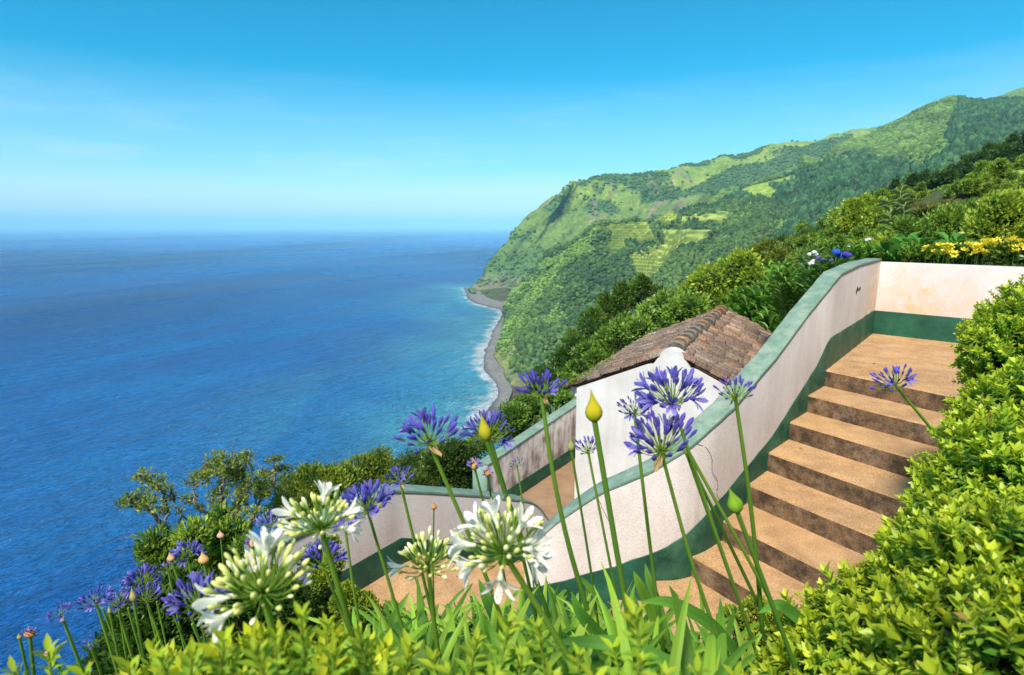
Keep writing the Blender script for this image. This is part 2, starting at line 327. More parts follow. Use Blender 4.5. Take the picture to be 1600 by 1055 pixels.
sh = ramp(n, [(0, (0, 0, 0)), (.12, (.10, .10, .10)), (.55, (.62, .62, .62)), (1, (1, 1, 1))]); l(sp_.outputs['Red'], sh.inputs[0])
mp2 = node(n, 'ShaderNodeMapping'); mp2.inputs['Rotation'].default_value = (0, 0, R(-62)); l(g.outputs['Position'], mp2.inputs[0])
mp3 = node(n, 'ShaderNodeMapping'); mp3.inputs['Scale'].default_value = (.0011, .0042, 1); l(mp2.outputs[0], mp3.inputs[0])
t2 = node(n, 'ShaderNodeTexNoise'); t2.inputs['Scale'].default_value = 1; t2.inputs['Detail'].default_value = 7; t2.inputs['Roughness'].default_value = .6; t2.inputs['Distortion'].default_value = .6; l(mp3.outputs[0], t2.inputs['Vector'])
wr = ramp(n, [(.32, (.70, .74, .80)), (.5, (1, 1, 1)), (.68, (2.2, 1.65, 1.28))]); l(t2.outputs['Fac'], wr.inputs[0])  # pale and dark wind streaks: the sea's sheen painted into its colour
dm = node(n, 'ShaderNodeMix', data_type='RGBA', blend_type='MULTIPLY'); dm.inputs['Factor'].default_value = 1; l(deep.outputs[0], dm.inputs['A']); l(wr.outputs[0], dm.inputs['B'])
mx1 = node(n, 'ShaderNodeMix', data_type='RGBA'); mx1.inputs['B'].default_value = (.11, .50, .60, 1); l(sh.outputs[0], mx1.inputs['Factor']); l(dm.outputs['Result'], mx1.inputs['A'])
# wavelets: three sizes of stretched noise, crests running with the wind
heights = []
for k, (sc, rz, st, dist) in enumerate([(.30, -50, .22, 4.0), (.75, -42, .30, 1.6), (.06, -52, .25, 4.0)]):
    mpr = node(n, 'ShaderNodeMapping'); mpr.inputs['Rotation'].default_value = (0, 0, R(rz)); l(g.outputs['Position'], mpr.inputs[0])
    mpw = node(n, 'ShaderNodeMapping'); mpw.inputs['Scale'].default_value = (sc * st, sc, 1); l(mpr.outputs[0], mpw.inputs[0])
    tw = node(n, 'ShaderNodeTexNoise'); tw.inputs['Scale'].default_value = 1; tw.inputs['Detail'].default_value = 4; tw.inputs['Roughness'].default_value = .6; l(mpw.outputs[0], tw.inputs['Vector'])
    heights.append((tw, dist))
bp = None
for tw, dist in heights:
    bb = node(n, 'ShaderNodeBump'); bb.inputs['Strength'].default_value = 1; bb.inputs['Distance'].default_value = dist * 5.5; l(tw.outputs['Fac'], bb.inputs['Height'])
    if bp: l(bp.outputs[0], bb.inputs['Normal'])
    bp = bb
bs = node(n, 'ShaderNodeBsdfPrincipled'); bs.inputs['Roughness'].default_value = .20; bs.inputs['IOR'].default_value = 1.33; bs.inputs['Specular IOR Level'].default_value = .6
mx2 = node(n, 'ShaderNodeMix', data_type='RGBA'); mx2.inputs['B'].default_value = (.86, .88, .88, 1); l(sp_.outputs['Green'], mx2.inputs['Factor']); l(mx1.outputs['Result'], mx2.inputs['A'])
rr2 = node(n, 'ShaderNodeMapRange'); rr2.inputs['From Min'].default_value = .3; rr2.inputs['From Max'].default_value = .7; rr2.inputs['To Min'].default_value = .13; rr2.inputs['To Max'].default_value = .34; l(t2.outputs['Fac'], rr2.inputs['Value']); l(rr2.outputs[0], bs.inputs['Roughness'])
l(mx2.outputs['Result'], bs.inputs['Base Color']); l(bp.outputs[0], bs.inputs['Normal'])
o = node(n, 'ShaderNodeOutputMaterial'); l(bs.outputs[0], o.inputs[0])
b.build('sea', m, smooth=True, kind='structure')

# ------------------------------------------------------------------ beach of grey stones
rows = []
for k, f in enumerate(np.linspace(-.12, 1.5, 12)):
    r = wl * (1 - f) + vl * f; r[:, 2] = SEA - .4 + 2.6 * max(f, 0) + .6 * fbm(np.c_[r[:, :2] / 7, r[:, 0] * 0], 3, 4); r[0 if 0 else slice(None), 2] += (-.6 if f < 0 else 0)
    rows.append(r)
Pb = np.stack(rows); nb = fbm(Pb / 9, 4, 8)[..., None]
wet = np.clip(np.linspace(-.12, 1.5, 12) * 2.2, 0, 1)[:, None, None]
Cb = (np.array([.06, .06, .065]) * (1 - wet) + np.array([.175, .162, .15]) * wet) * (.7 + .6 * nb)
b = MB(); b.grid(Pb, Cb); b.build('beach', mat_col('beach_stones', .9, .6, .5, .5), smooth=True, kind='structure')

# ------------------------------------------------------------------ hills: lofts between foot, slope and ridge lines
def loft(ctrl, nr, nc):
    P = np.array(ctrl, float)                 # (cols, rows, 3)
    P = cr(P, nc); P = cr(P.transpose(1, 0, 2), nr)   # -> (nr, nc, 3)
    return P
def normals(P):
    du = np.gradient(P, axis=1); dv = np.gradient(P, axis=0); N = unit(np.cross(du, dv)); N[N[..., 2] < 0] *= -1; return N
def inpoly(px, py, poly):
    r = np.zeros(px.shape, bool); k = len(poly)
    for i in range(k):
        x1, y1 = poly[i]; x2, y2 = poly[(i + 1) % k]
        c = ((y1 > py) != (y2 > py)) & (px < (x2 - x1) * (py - y1) / ((y2 - y1) or 1e-9) + x1); r ^= c
    return r
GRASS = np.array([.23, .33, .060]); GRASS2 = np.array([.32, .34, .095]); FOREST = np.array([.038, .086, .030]); SCRUB = np.array([.115, .195, .044]); ROCK = np.array([.20, .16, .12])
FIELDS = [[(929,354),(1012,347),(1024,373),(982,376),(974,395),(914,399),(952,380),(952,365)],
          [(1027,357),(1115,357),(1103,373),(1065,392),(1035,418),(1007,435),(986,418),(982,399),(1005,388),(1035,373)],
          [(1014,347),(1046,325),(1060,335),(1050,349)], [(1060,338),(1141,329),(1136,346),(1062,350)],
          [(1150,296),(1240,274),(1250,281),(1203,291),(1214,299),(1200,313),(1177,309)], [(1150,345),(1163,343),(1166,362),(1152,364)]]
def ridged(P, seed): return 1 - np.abs(2 * fbm(P, 3, seed) - 1) * 1.6

def trees_on(P, N, mask, count, size, cols, seed, name, label, squash=1.0, sub=1, conifer=0.0):
    rng = np.random.default_rng(seed)
    du = np.linalg.norm(np.gradient(P, axis=1), axis=-1); dv = np.linalg.norm(np.gradient(P, axis=0), axis=-1)
    wgt = (du * dv * mask)[:-1, :-1].ravel(); wgt = wgt / wgt.sum()
    idx = rng.choice(len(wgt), count, p=wgt); nc = P.shape[1] - 1; i = idx // nc; j = idx % nc
    fu = rng.random((count, 1)); fv = rng.random((count, 1))
    pos = P[i, j] * (1 - fu) * (1 - fv) + P[i, j + 1] * fu * (1 - fv) + P[i + 1, j] * (1 - fu) * fv + P[i + 1, j + 1] * fu * fv
    b = MB(); V, F = ICO1 if sub == 1 else ICO2
    var = rng.integers(0, 6, count)
    cols = np.array(cols)
    patch = fbm(pos / 60, 3, seed + 5)
    for v in range(6):
        s = var == v; k = int(s.sum())
        nz_ = fbm(V * 1.7 + v * 9.1, 2, v)[:, None]; nz2 = vnoise(V * 3.7 + v * 5)[:, None]
        TV = V * (.55 + .65 * nz_ + .35 * nz2)
        con = v / 6 < conifer
        if con: TV = TV * np.array([.62, .62, 1.5]) * (1 - .32 * (V[:, 2:3] + .2)); TV[:, 2] += .5
        a = rng.random(k) * 6.283; X = np.stack([np.cos(a), np.sin(a), a * 0], 1); Y = np.stack([-np.sin(a), np.cos(a), a * 0], 1); Z = np.tile([0, 0, 1.0], (k, 1))
        sz = size * rng.uniform(.6, 1.35, k)
        ci = np.clip(patch[s] * 2.2 - .6 + rng.normal(0, .28, k), 0, .999)
        cc = cols[0] * (1 - ci[:, None]) + cols[1] * ci[:, None]; cc = cc * rng.uniform(.7, 1.3, (k, 1))
        if con: cc = cc * np.array([.62, .72, .85])
        b.inst(TV, F, pos[s] + Z * (sz * .35)[:, None], X, Y, Z, sz, sz * rng.uniform(.8, 1.2, k), sz * squash * rng.uniform(.8, 1.2, k), cc)
    o = b.build(name, M['far'], smooth=True); tag(o, label, 'woodland', kind='stuff'); return o
Sz = lambda x, y: atz(x, y, SEA)
D = atd
def hill(cols, nr, nc, name, mode, seed):
    c1 = np.array(cols[0]); c0 = c1 + np.array([90, 260, 0]); c0[:, 2] = SEA + (c1[:, 2] - SEA) * .75; c0[0, 2] = SEA - 5
    cols = [list(c0)] + cols
    full = []
    for c in cols:
        c = [np.array(p, float) for p in c]; t = c[-1]
        full.append([c[0] * 1.0 + np.array([0, 0, -6.])] + c[0:] + [t + np.array([t[0] * .05, t[1] * .05 + 40, -20]), t + np.array([t[0] * .15, t[1] * .15 + 150, -140])])
    P = loft(full, nr, nc); N = normals(P)
    return P, N
mat_hill = None
def hill_material():
    m, n, l = new_mat('hillside')
    a = node(n, 'ShaderNodeAttribute', attribute_name='col'); g = node(n, 'ShaderNodeNewGeometry')
    t = node(n, 'ShaderNodeTexNoise'); t.inputs['Scale'].default_value = .07; t.inputs['Detail'].default_value = 9; t.inputs['Roughness'].default_value = .65; l(g.outputs['Position'], t.inputs['Vector'])
    t2 = node(n, 'ShaderNodeTexNoise'); t2.inputs['Scale'].default_value = .012; t2.inputs['Detail'].default_value = 4; l(g.outputs['Position'], t2.inputs['Vector'])
    r = ramp(n, [(.3, (.5, .55, .5)), (.7, (1.5, 1.4, 1.35))]); l(t.outputs['Fac'], r.inputs[0])
    r2 = ramp(n, [(.35, (.78, .85, .9)), (.65, (1.2, 1.12, 1.0))]); l(t2.outputs['Fac'], r2.inputs[0])
    m1 = node(n, 'ShaderNodeMix', data_type='RGBA', blend_type='MULTIPLY'); m1.inputs['Factor'].default_value = 1; l(a.outputs['Color'], m1.inputs['A']); l(r.outputs[0], m1.inputs['B'])
    m2 = node(n, 'ShaderNodeMix', data_type='RGBA', blend_type='MULTIPLY'); m2.inputs['Factor'].default_value = 1; l(m1.outputs['Result'], m2.inputs['A']); l(r2.outputs[0], m2.inputs['B'])
    bs = node(n, 'ShaderNodeBsdfPrincipled'); bs.inputs['Roughness'].default_value = .95; bs.inputs['Specular IOR Level'].default_value = .1
    b = node(n, 'ShaderNodeBump'); b.inputs['Strength'].default_value = .7; b.inputs['Distance'].default_value = 5; l(t.outputs['Fac'], b.inputs['Height'])
    l(b.outputs[0], bs.inputs['Normal']); l(m2.outputs['Result'], bs.inputs['Base Color']); o = node(n, 'ShaderNodeOutputMaterial'); l(bs.outputs[0], o.inputs[0]); return m
mat_hill = hill_material()
def along(P):
    """gully coordinate: distance along the slope's contour, slowly bent by noise"""
    u = np.cumsum(np.linalg.norm(np.gradient(P, axis=1), axis=-1).mean(0)); return np.broadcast_to(u, P.shape[:2])
def blend(a, b, t): t = t[..., None]; return a * (1 - t) + b * t

# ---- far headland
A = [
 [Sz(736,449), D(765,431,1800), D(800,388,1880), D(836,338,1960), D(884,295,2050)],
 [Sz(748,465), D(790,446,1700), D(830,402,1820), D(865,350,1960), D(905,285,2080)],
 [Sz(773,475), D(820,452,1600), D(865,410,1750), D(905,358,1930), D(940,277,2130)],
 [Sz(793,476), D(845,450,1560), D(900,405,1720), D(945,352,1930), D(985,274,2180)],
 [Sz(804,481), D(880,445,1500), D(940,400,1700), D(985,345,1950), D(1025,272,2250)],
 [Sz(850,470), D(930,440,1500), D(990,390,1700), D(1030,335,2000), D(1075,260,2350)],
 [Sz(900,465), D(980,430,1500), D(1040,380,1750), D(1085,325,2100), D(1135,247,2450)],
 [Sz(960,460), D(1050,420,1600), D(1110,370,1850), D(1150,310,2200), D(1200,231,2600)],
 [Sz(1040,450), D(1130,410,1700), D(1180,350,2000), D(1220,290,2350), D(1270,221,2800)],
 [Sz(1140,440), D(1220,400,1800), D(1270,340,2150), D(1310,270,2550), D(1350,203,3000)],
 [Sz(1250,440), D(1320,390,1900), D(1380,330,2300), D(1430,250,2700), D(1480,185,3100)]]
P, N = hill(A, 190, 330, 'a', 0, 1)
u = along(P); hz = np.clip((P[..., 2] - SEA) / 330, 0, 1); edge = np.clip(hz * 8, 0, 1)
gul = ridged(np.stack([u / 150, hz * .9, u * 0], -1), 21); g2 = ridged(np.stack([u / 48, hz * 2.2, u * 0 + 3], -1), 31)
amp = edge * (1 - .75 * np.clip((hz - .8) * 5, 0, 1)); P = P + N * ((gul - .6) * 62 + (g2 - .6) * 20)[..., None] * amp[..., None] + N * ((fbm(P / 30, 4, 7) - .5) * 9 * edge)[..., None]
P[2:, :, 2] = np.maximum(P[2:, :, 2], SEA + 1.5)
N = normals(P); px, py, _ = project(P)
ms = fbm(P / np.array([160, 160, 90]), 4, 12)
forestA = np.clip((.50 - ms) * 7 + (1 - gul) * .9 - .2, 0, 1); forestA = np.maximum(forestA, inpoly(px, py, [(1000,285),(1050,290),(1070,300),(1140,262),(1190,255),(1270,225),(1330,210),(1340,260),(1170,290),(1000,320)]) * .95)
forestA = np.maximum(forestA, np.clip(1.2 - hz * 2.6, 0, .75))
col = blend(SCRUB * np.array([1.1, 1.0, 1.1]), FOREST * 1.5, forestA)
topg = np.clip((hz - .72) * 5, 0, 1) * (forestA < .6); col = blend(col, GRASS * .85, topg * .75)
rk = np.clip((fbm(np.stack([u / 26, hz * 1.6, u * 0], -1), 4, 44) - .66) * 9, 0, 1) * np.clip(1.2 - forestA, 0, 1); rk = np.maximum(rk, np.clip(.10 - hz, 0, .1) * 9)
for pl in ([(1013,272),(1022,285),(1035,300),(1044,318),(1036,318),(1024,303),(1008,288)], [(920,312),(930,306),(934,330),(926,356),(919,350),(923,330)], [(952,290),(962,280),(963,296),(954,320)], [(1065,262),(1074,276),(1088,290),(1080,290),(1066,278)], [(1262,222),(1286,222),(1276,232)]):
    rk = np.maximum(rk, inpoly(px + 6 * (ms - .5), py, pl) * .5)
col = blend(col, ROCK * 1.15, np.clip(rk, 0, .8)); lo_ = P[..., 2] < SEA + 5; col[lo_] = (SCRUB * .75 * ms[..., None] + ROCK * .35 * (1 - ms[..., None]))[lo_]
b = MB(); b.grid(P, col); b.build('far_headland', mat_hill, smooth=True, kind='structure')
vis = (hz > .02)
trees_on(P, N, np.clip(forestA*1.2-.3,0,1) * vis + .015, 11000, 4.6, [FOREST * 1.3, SCRUB * .8], 71, 'far_headland_woodland', 'hazy bluish green woods spread over the farthest headland above the sea', .8)

# ---- distant summit behind the right-hand mountain
pk = [[D(x, y + 130, 2500), D(x, y + 50, 2800), D(x, y, 3000)] for x, y in ((1440,190),(1500,172),(1540,160),(1570,149),(1600,140),(1650,132),(1740,128),(1850,130))]
P, N = hill(pk, 40, 90, 'p', 0, 2); P = P + N * ((fbm(P / 90, 4, 7) - .5) * 40)[..., None]; ms = fbm(P / 120, 4, 13)
col = blend(SCRUB, ROCK * 1.1, np.clip((ms - .5) * 6, 0, .8)); b = MB(); b.grid(P, col); b.build('distant_summit', mat_hill, smooth=True, kind='structure')

# ---- wooded mountain on the right
B = [
 [D(1060,385,1180), D(1085,355,1220), D(1105,330,1300), D(1125,312,1400), D(1150,309,1500)],
 [D(1110,410,1080), D(1135,372,1160), D(1155,340,1230), D(1168,312,1380), D(1182,297,1560)],
 [D(1165,425,880), D(1190,380,1040), D(1208,342,1160), D(1222,300,1330), D(1238,265,1680)],
 [D(1230,410,700), D(1260,360,850), D(1275,315,1060), D(1288,272,1350), D(1300,235,1800)],
 [D(1320,390,640), D(1340,340,820), D(1355,298,1040), D(1368,245,1400), D(1385,200,1900)],
 [D(1400,370,620), D(1415,325,800), D(1430,280,1020), D(1440,226,1400), D(1462,172,2000)],
 [D(1470,350,620), D(1480,310,800), D(1488,268,1000), D(1492,215,1400), D(1498,160,2050)],
 [D(1530,340,640), D(1535,300,820), D(1540,262,1020), D(1545,210,1400), D(1545,162,2080)],
 [D(1620,330,650), D(1620,290,830), D(1620,255,1040), D(1615,205,1420), D(1610,159,2150)],
 [D(1760,320,650), D(1760,280,830), D(1760,240,1040), D(1760,190,1450), D(1760,149,2200)]]
P, N = hill(B, 190, 300, 'b', 0, 3); u = along(P)
gul = ridged(np.stack([u / 170, P[..., 2] / 240, u * 0], -1), 23)
P = P + N * ((gul - .6) * 38)[..., None] + N * ((fbm(P / 32, 4, 8) - .5) * 10)[..., None]; N = normals(P); px, py, _ = project(P)
ms = fbm(P / 150, 4, 15); dark = np.clip((.46 - ms) * 6, 0, 1)
dark = np.maximum(dark, inpoly(px, py, [(1150,300),(1270,262),(1300,252),(1390,248),(1440,262),(1480,240),(1480,400),(1000,460),(1100,330)]) * .9)
dark = np.maximum(dark, inpoly(px, py, [(1498,148),(1620,148),(1700,260),(1480,280),(1475,215)]) * .8)
col = blend(SCRUB * .9, FOREST, dark); fld = np.zeros(px.shape, bool)
for f in FIELDS[4:]: fld |= inpoly(px, py, f)
fld &= (P[..., 1] < 1700)
col[fld] = GRASS; cliff = inpoly(px + 12 * (ms - .5), py, [(1398,242),(1425,238),(1440,250),(1418,262),(1400,260)]); col[cliff] = ROCK
b = MB(); b.grid(P, col); b.build('right_mountain', mat_hill, smooth=True, kind='structure')
trees_on(P, N, (dark < .55) * ~fld + 1e-6, 16000, 5.2, [SCRUB * .62, SCRUB * 1.25], 72, 'mountain_broadleaf_wood', 'pale green broadleaf wood covering the upper slopes of the right-hand mountain', .75)
trees_on(P, N, (dark >= .5) * ~fld + 1e-6, 15000, 5.0, [FOREST * .9, FOREST * 1.7], 73, 'mountain_dark_wood', 'dark green conifer wood filling the valley and the lower mountain slopes', 1.1, conifer=.5)

# ---- near headland with the terraced pastures
Cc_ = [
 [Sz(801,493), D(822,463,1110), D(852,424,1120), D(882,391,1125), D(908,368,1130), D(929,352,1135)],
 [Sz(783,509), D(818,476,1040), D(858,438,1060), D(895,402,1075), D(930,377,1090), D(958,350,1120)],
 [Sz(779.5,529), D(822,488,950), D(870,446,990), D(912,410,1030), D(952,382,1060), D(990,348,1110)],
 [Sz(769.5,555.5), D(825,506,850), D(885,458,910), D(932,424,960), D(978,392,1010), D(1020,345,1100)],
 [Sz(776,575), D(835,526,780), D(900,476,850), D(950,440,910), D(1005,398,980), D(1045,332,1110)],
 [Sz(791,608.6), D(850,556,690), D(915,505,770), D(968,460,850), D(1025,408,940), D(1075,326,1120)],
 [Sz(789.5,628.5), D(860,580,640), D(930,530,710), D(990,480,800), D(1055,410,900), D(1105,320,1130)],
 [Sz(803,655), D(880,605,580), D(960,560,630), D(1025,500,720), D(1090,420,850), D(1140,316,1130)],
 [Sz(850,690), D(940,640,520), D(1020,590,560), D(1080,530,640), D(1140,440,780), D(1190,318,1100)],
 [Sz(930,730), D(1010,680,470), D(1090,630,500), D(1150,570,560), D(1200,470,700), D(1260,330,1050)]]
P, N = hill(Cc_, 260, 360, 'c', 0, 4); u = along(P); px, py, _ = project(P)
hz = np.clip((P[..., 2] - SEA) / 180, 0, 1.2); fld = np.zeros(px.shape, bool); ins = P[..., 1] < 1260
for f in FIELDS[:4]: fld |= inpoly(px, py, f)
fld &= ins & (hz > .3)
plate = np.clip((py < 440).astype(float) * (px > 930), 0, 1) * (hz > .5)
gul = ridged(np.stack([u / 95 + hz * .9, hz * .8, u * 0], -1), 24); g2 = ridged(np.stack([u / 30 + hz * 1.6, hz * 2.0, u * 0 + 3], -1), 34)
amp = np.clip(hz * 7, 0, 1) * np.where(fld, .08, 1) * (1 - .7 * np.clip((hz - .85) * 6, 0, 1))
P = P + N * (((gul - .6) * 44 + (g2 - .6) * 15) * amp)[..., None] + N * ((fbm(P / 14, 4, 8) - .5) * 5 * amp)[..., None]
# pasture terraces: small steps in height
st = P[..., 2] / 4.5 + .35 * fbm(P / 50, 2, 77); P[..., 2] = np.where(fld, (np.floor(st) + np.clip((st - np.floor(st)) * 3.5 - 1.2, 0, 1) - .35 * fbm(P / 50, 2, 77)) * 4.5, P[..., 2])
N = normals(P); ms = fbm(P / np.array([60, 60, 40]), 4, 16)
rim = inpoly(px, py, [(801,493),(852,424),(929,352),(962,352),(925,385),(880,440),(840,500),(800,560),(782,600),(765,560),(780,510)])
rimf = np.clip(rim * 1.0 - np.clip((.42 - ms) * 6, 0, .8), 0, 1)
slopeg = np.clip((ms - .56) * 7, 0, 1) * .8
fo = 1 - np.maximum(rimf, slopeg)
col = blend(SCRUB * np.array([1.35, 1.3, 1.0]), FOREST, fo)
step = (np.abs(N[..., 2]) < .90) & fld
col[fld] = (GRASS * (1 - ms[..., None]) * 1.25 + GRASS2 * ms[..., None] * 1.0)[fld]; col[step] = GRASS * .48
low = (P[..., 2] < SEA + 22) & (fbm(P / 12, 3, 3) > .5); col[low] = ROCK * .55 + SCRUB * .5; col[P[..., 2] < SEA + 4] = ROCK * .45
b = MB(); b.grid(P, col); b.build('near_headland', mat_hill, smooth=True, kind='structure')
PC, NC = P, N
hedge_bits = np.zeros(px.shape, bool)
for f in ([(1010,347),(1022,346),(1040,372),(1028,376),(1016,360)], [(975,378),(1020,374),(1040,380),(1000,402),(985,392)], [(940,365),(962,366),(950,372)], [(1058,325),(1140,300),(1145,330),(1065,340)], [(1062,348),(1118,346),(1118,356),(1064,356)], [(914,360),(945,372),(952,392),(920,395),(905,385)]): hedge_bits |= inpoly(px, py, f)
mk = (fo > .4) * (~fld) * (P[..., 2] > SEA + 12) * ins
trees_on(P, N, mk + 1e-7, 15000, 3.3, [FOREST * .85, SCRUB * .8], 74, 'headland_wood', 'dense rounded dark green tree canopy on the near headland below the pastures', .85)
trees_on(P, N, (fo <= .45) * (~fld) * (P[..., 2] > SEA + 8) * ins + 1e-7, 8000, 2.0, [SCRUB * .75, SCRUB * 1.7], 75, 'headland_scrub', 'bright green windswept scrub along the seaward rim of the near headland', .7)
trees_on(P, N, hedge_bits * ins + 1e-7, 560, 3.8, [FOREST * .7, FOREST * 1.3], 76, 'pasture_copses', 'dark clumps of trees and hedges between the terraced pastures', 1.0, conifer=.34)
# low grassy walls along the terraces
rng = np.random.default_rng(5); 

# ------------------------------------------------------------------ our own hillside (one sheet, thin-plate surface through known heights)
def tps(ctrl):
    C = np.array(ctrl, float); n_ = len(C); d = np.hypot(C[:, None, 0] - C[None, :, 0], C[:, None, 1] - C[None, :, 1])
    K = np.where(d > 0, d * d * np.log(d + 1e-9), 0) + np.eye(n_) * 0.02 * np.maximum(1, np.hypot(C[:, 0], C[:, 1]))
    Pm = np.c_[np.ones(n_), C[:, :2]]; A_ = np.block([[K, Pm], [Pm.T, np.zeros((3, 3))]]); wv = np.linalg.solve(A_, np.r_[C[:, 2], 0, 0, 0])
    def f(x, y):
        x = np.asarray(x, float); y = np.asarray(y, float); r = wv[n_] + wv[n_ + 1] * x + wv[n_ + 2] * y
        for i in range(n_):
            dd = np.hypot(x - C[i, 0], y - C[i, 1]); r = r + wv[i] * dd * dd * np.log(dd + 1e-9)
        return r
    return f
GC = [(0,1,-1.62),(1,2,-1.85),(-1,2,-2.1),(.4,3.0,-2.8),(-.8,3.6,-3.45),(-2,3,-3.3),(-3,2,-3.3),(-2.3,5,-4.3),(-1,5.2,-3.95),(0,5.6,-4.5),(1.5,.8,-1.5),(3,2,-1.9),(2.4,3.4,-2.6),(1.2,3.6,-3.05),(3.0,4.6,-2.35),(4.4,5.2,-2.0),(4,7,-2.0),(5,6.6,-2.1),(6.2,7,-2.1),(6,6,-1.8),
      (1.2,5.6,-4.9),(2.4,6.6,-4.75),(1,9,-4.75),(3,10,-4.7),(2.5,8,-4.8),(5,10.5,-3.2),(4.2,9.3,-2.8),(6,9,-1.9),(8,12,-1.6),(12,10,-1.0),(0,0,-1.55),(0,-5,-1.3),(0,-30,5),(-20,-10,-22),(20,-20,4),(10,0,-1.4),
      (-4,4.5,-5.2),(-1.5,9,-6.5),(-6,2,-5.4),(-9,6,-9),(-15,12,-26),(-30,20,-60),(-60,40,-125),(-2,14,-11),(3,16,-8.5),(-10,30,-42),(0,60,-62),(-20,100,-150),(20,110,-75),(40,160,-90),(100,260,-60),(-80,100,-178),(-40,0,-60),(40,0,0),(24,24,-2)]
GC += [tuple(D(*q)) for q in ((1700,255,230),(1640,262,220),(1560,280,200),(1500,296,180),(1400,338,140),(1330,375,95),(1250,415,62),(1160,465,40),(1080,520,34),(1000,580,31),(930,635,28),(860,695,26),(1450,402,38),(1550,375,50),(1560,308,100),(1640,300,100),(1350,435,26),(1250,485,19),(1150,570,16),(1800,250,150),(780,760,24),(650,800,20),(480,880,14),(350,930,10.5))]
ground_z = tps(GC)
az = np.radians(np.linspace(-180, 180, 361)); rr = np.exp(np.linspace(math.log(.15), math.log(330), 210))
Aa, Rr = np.meshgrid(az, rr); X = Rr * np.sin(Aa); Y = Rr * np.cos(Aa); Z = ground_z(X, Y)
nz_ = fbm(np.stack([X / 3, Y / 3, X * 0], -1), 4, 2) - .5; Z = Z + nz_ * np.clip(Rr / 25, 0, 1.5) * .8
Z = np.maximum(Z, SEA - 3); P = np.stack([X, Y, Z], -1); tt = fbm(P / np.array([1.2, 1.2, 1.2]) , 3, 8)
soil = np.array([.055, .040, .022]); gr = np.array([.05, .085, .018])
col = blend(soil, gr, np.clip((Rr - 4) / 8, 0, 1) * (.5 + .5 * tt))
pf = inpoly(*project(P)[:2], [(1545,250),(1640,225),(1660,290),(1575,280)]) & (Rr > 60) & (P[..., 1] > 0); col[pf] = GRASS * 1.2
b = MB(); b.grid(P[:, ::-1], col[:, ::-1]); b.build('ground', mat_col('garden_soil', .95, 6, .45, .5), smooth=True, kind='structure')
# ------------------------------------------------------------------ stairs, landings and garden walls
ZL, RS = -1.45, 0.17                                   # upper landing level, rise of a step
NOSE = [(1290.7,578),(1268,619),(1241,661.6),(1212,713),(1178.5,761),(1139,819),(1092,873)]
W0 = atz(1363,521,ZL); P0 = atz(*NOSE[0], ZL); P7 = atz(*NOSE[6], ZL - 6 * RS)
dw = unit((P7 - P0)[:2]); nose = []
for k, a in enumerate(NOSE):                           # nosing ends snapped to the straight foot of the wall
    p = atz(*a, ZL - k * RS); t = np.dot((p - P0)[:2], dw); nose.append(P0[:2] + dw * t)
tt_ = np.linspace(0, np.dot(nose[6] - P0[:2], dw), 7); nose = [P0[:2] + dw * (0.6 * np.dot(n_ - P0[:2], dw) + .4 * t) for n_, t in zip(nose, tt_)]
sd2 = np.array([math.cos(R(-57)), math.sin(R(-57))])     # direction of the nosings
WID = 2.0
def mprism(b, poly, z0, z1): b.prism(poly, z0, z1, m=0, mside=1)
stair = empty('staircase', (*P0[:2], ZL), 'ochre concrete main staircase with dark dirty risers, climbing to the upper landing', 'staircase')
loc = stair.location
def step_obj(name, poly, z, root, loc, thick=.62, bev=.012):
    b = MB(); P = np.array(poly)[:, :2] - np.array(loc)[:2]; c = P.mean(0); n_ = len(P)
    # finely divided top edge, slightly worn
    Q = []
    for i in range(n_):
        a, d = P[i], P[(i + 1) % n_]; k = max(2, int(np.linalg.norm(d - a) / .05))
        for t in np.arange(k) / k: Q.append(a + (d - a) * t)
    Q = np.array(Q); k = len(Q); zc = z - loc[2]
    wear = (fbm(np.c_[Q * 6, Q[:, 0] * 0 + z], 3, 3) - .5) * .02
    inn = Q + unit(c - Q) * .014
    V = np.concatenate([np.c_[inn, np.full(k, zc)], np.c_[Q + unit(c - Q) * .002, zc - .012 + wear * .4], np.c_[Q + unit(c - Q) * (.004 + np.abs(wear))[:, None], np.full(k, zc - thick)]])
    b.add(V, [[*range(k)]], m=0)
    b.add(V, [[i, k + i, k + (i + 1) % k, (i + 1) % k] for i in range(k)], m=0)
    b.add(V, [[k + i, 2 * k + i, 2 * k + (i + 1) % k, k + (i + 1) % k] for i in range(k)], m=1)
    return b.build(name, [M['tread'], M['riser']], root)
bk = unit(atz(1600,548,ZL)[:2] - W0[:2])
far0, far1 = W0[:2] - bk * .1, W0[:2] + bk * 4.2
wj = -unit(np.array([dw[1], -dw[0]])) * 0; nrm = np.array([dw[1], -dw[0]]);
if np.dot(nrm, np.array([1, 1])) > 0 and False: nrm = -nrm
outw = np.array([-abs(dw[1]), abs(dw[0])]) if True else nrm      # from the stairs through the wall, away from the camera
step_obj('landing', [P0[:2] + outw * .08, P0[:2] + sd2 * 3.0, far1 + np.array([.2, .2]), W0[:2] + np.array([-.02, .12])], ZL, stair, loc)
for k in range(1, 7):
    a = nose[k]; b0 = nose[k - 1]
    step_obj('step', [a + outw * .08, a + sd2 * (WID + .5), b0 + sd2 * (WID + .5) - dw * .10, b0 + outw * .08 - dw * .10], ZL - k * RS, stair, loc)
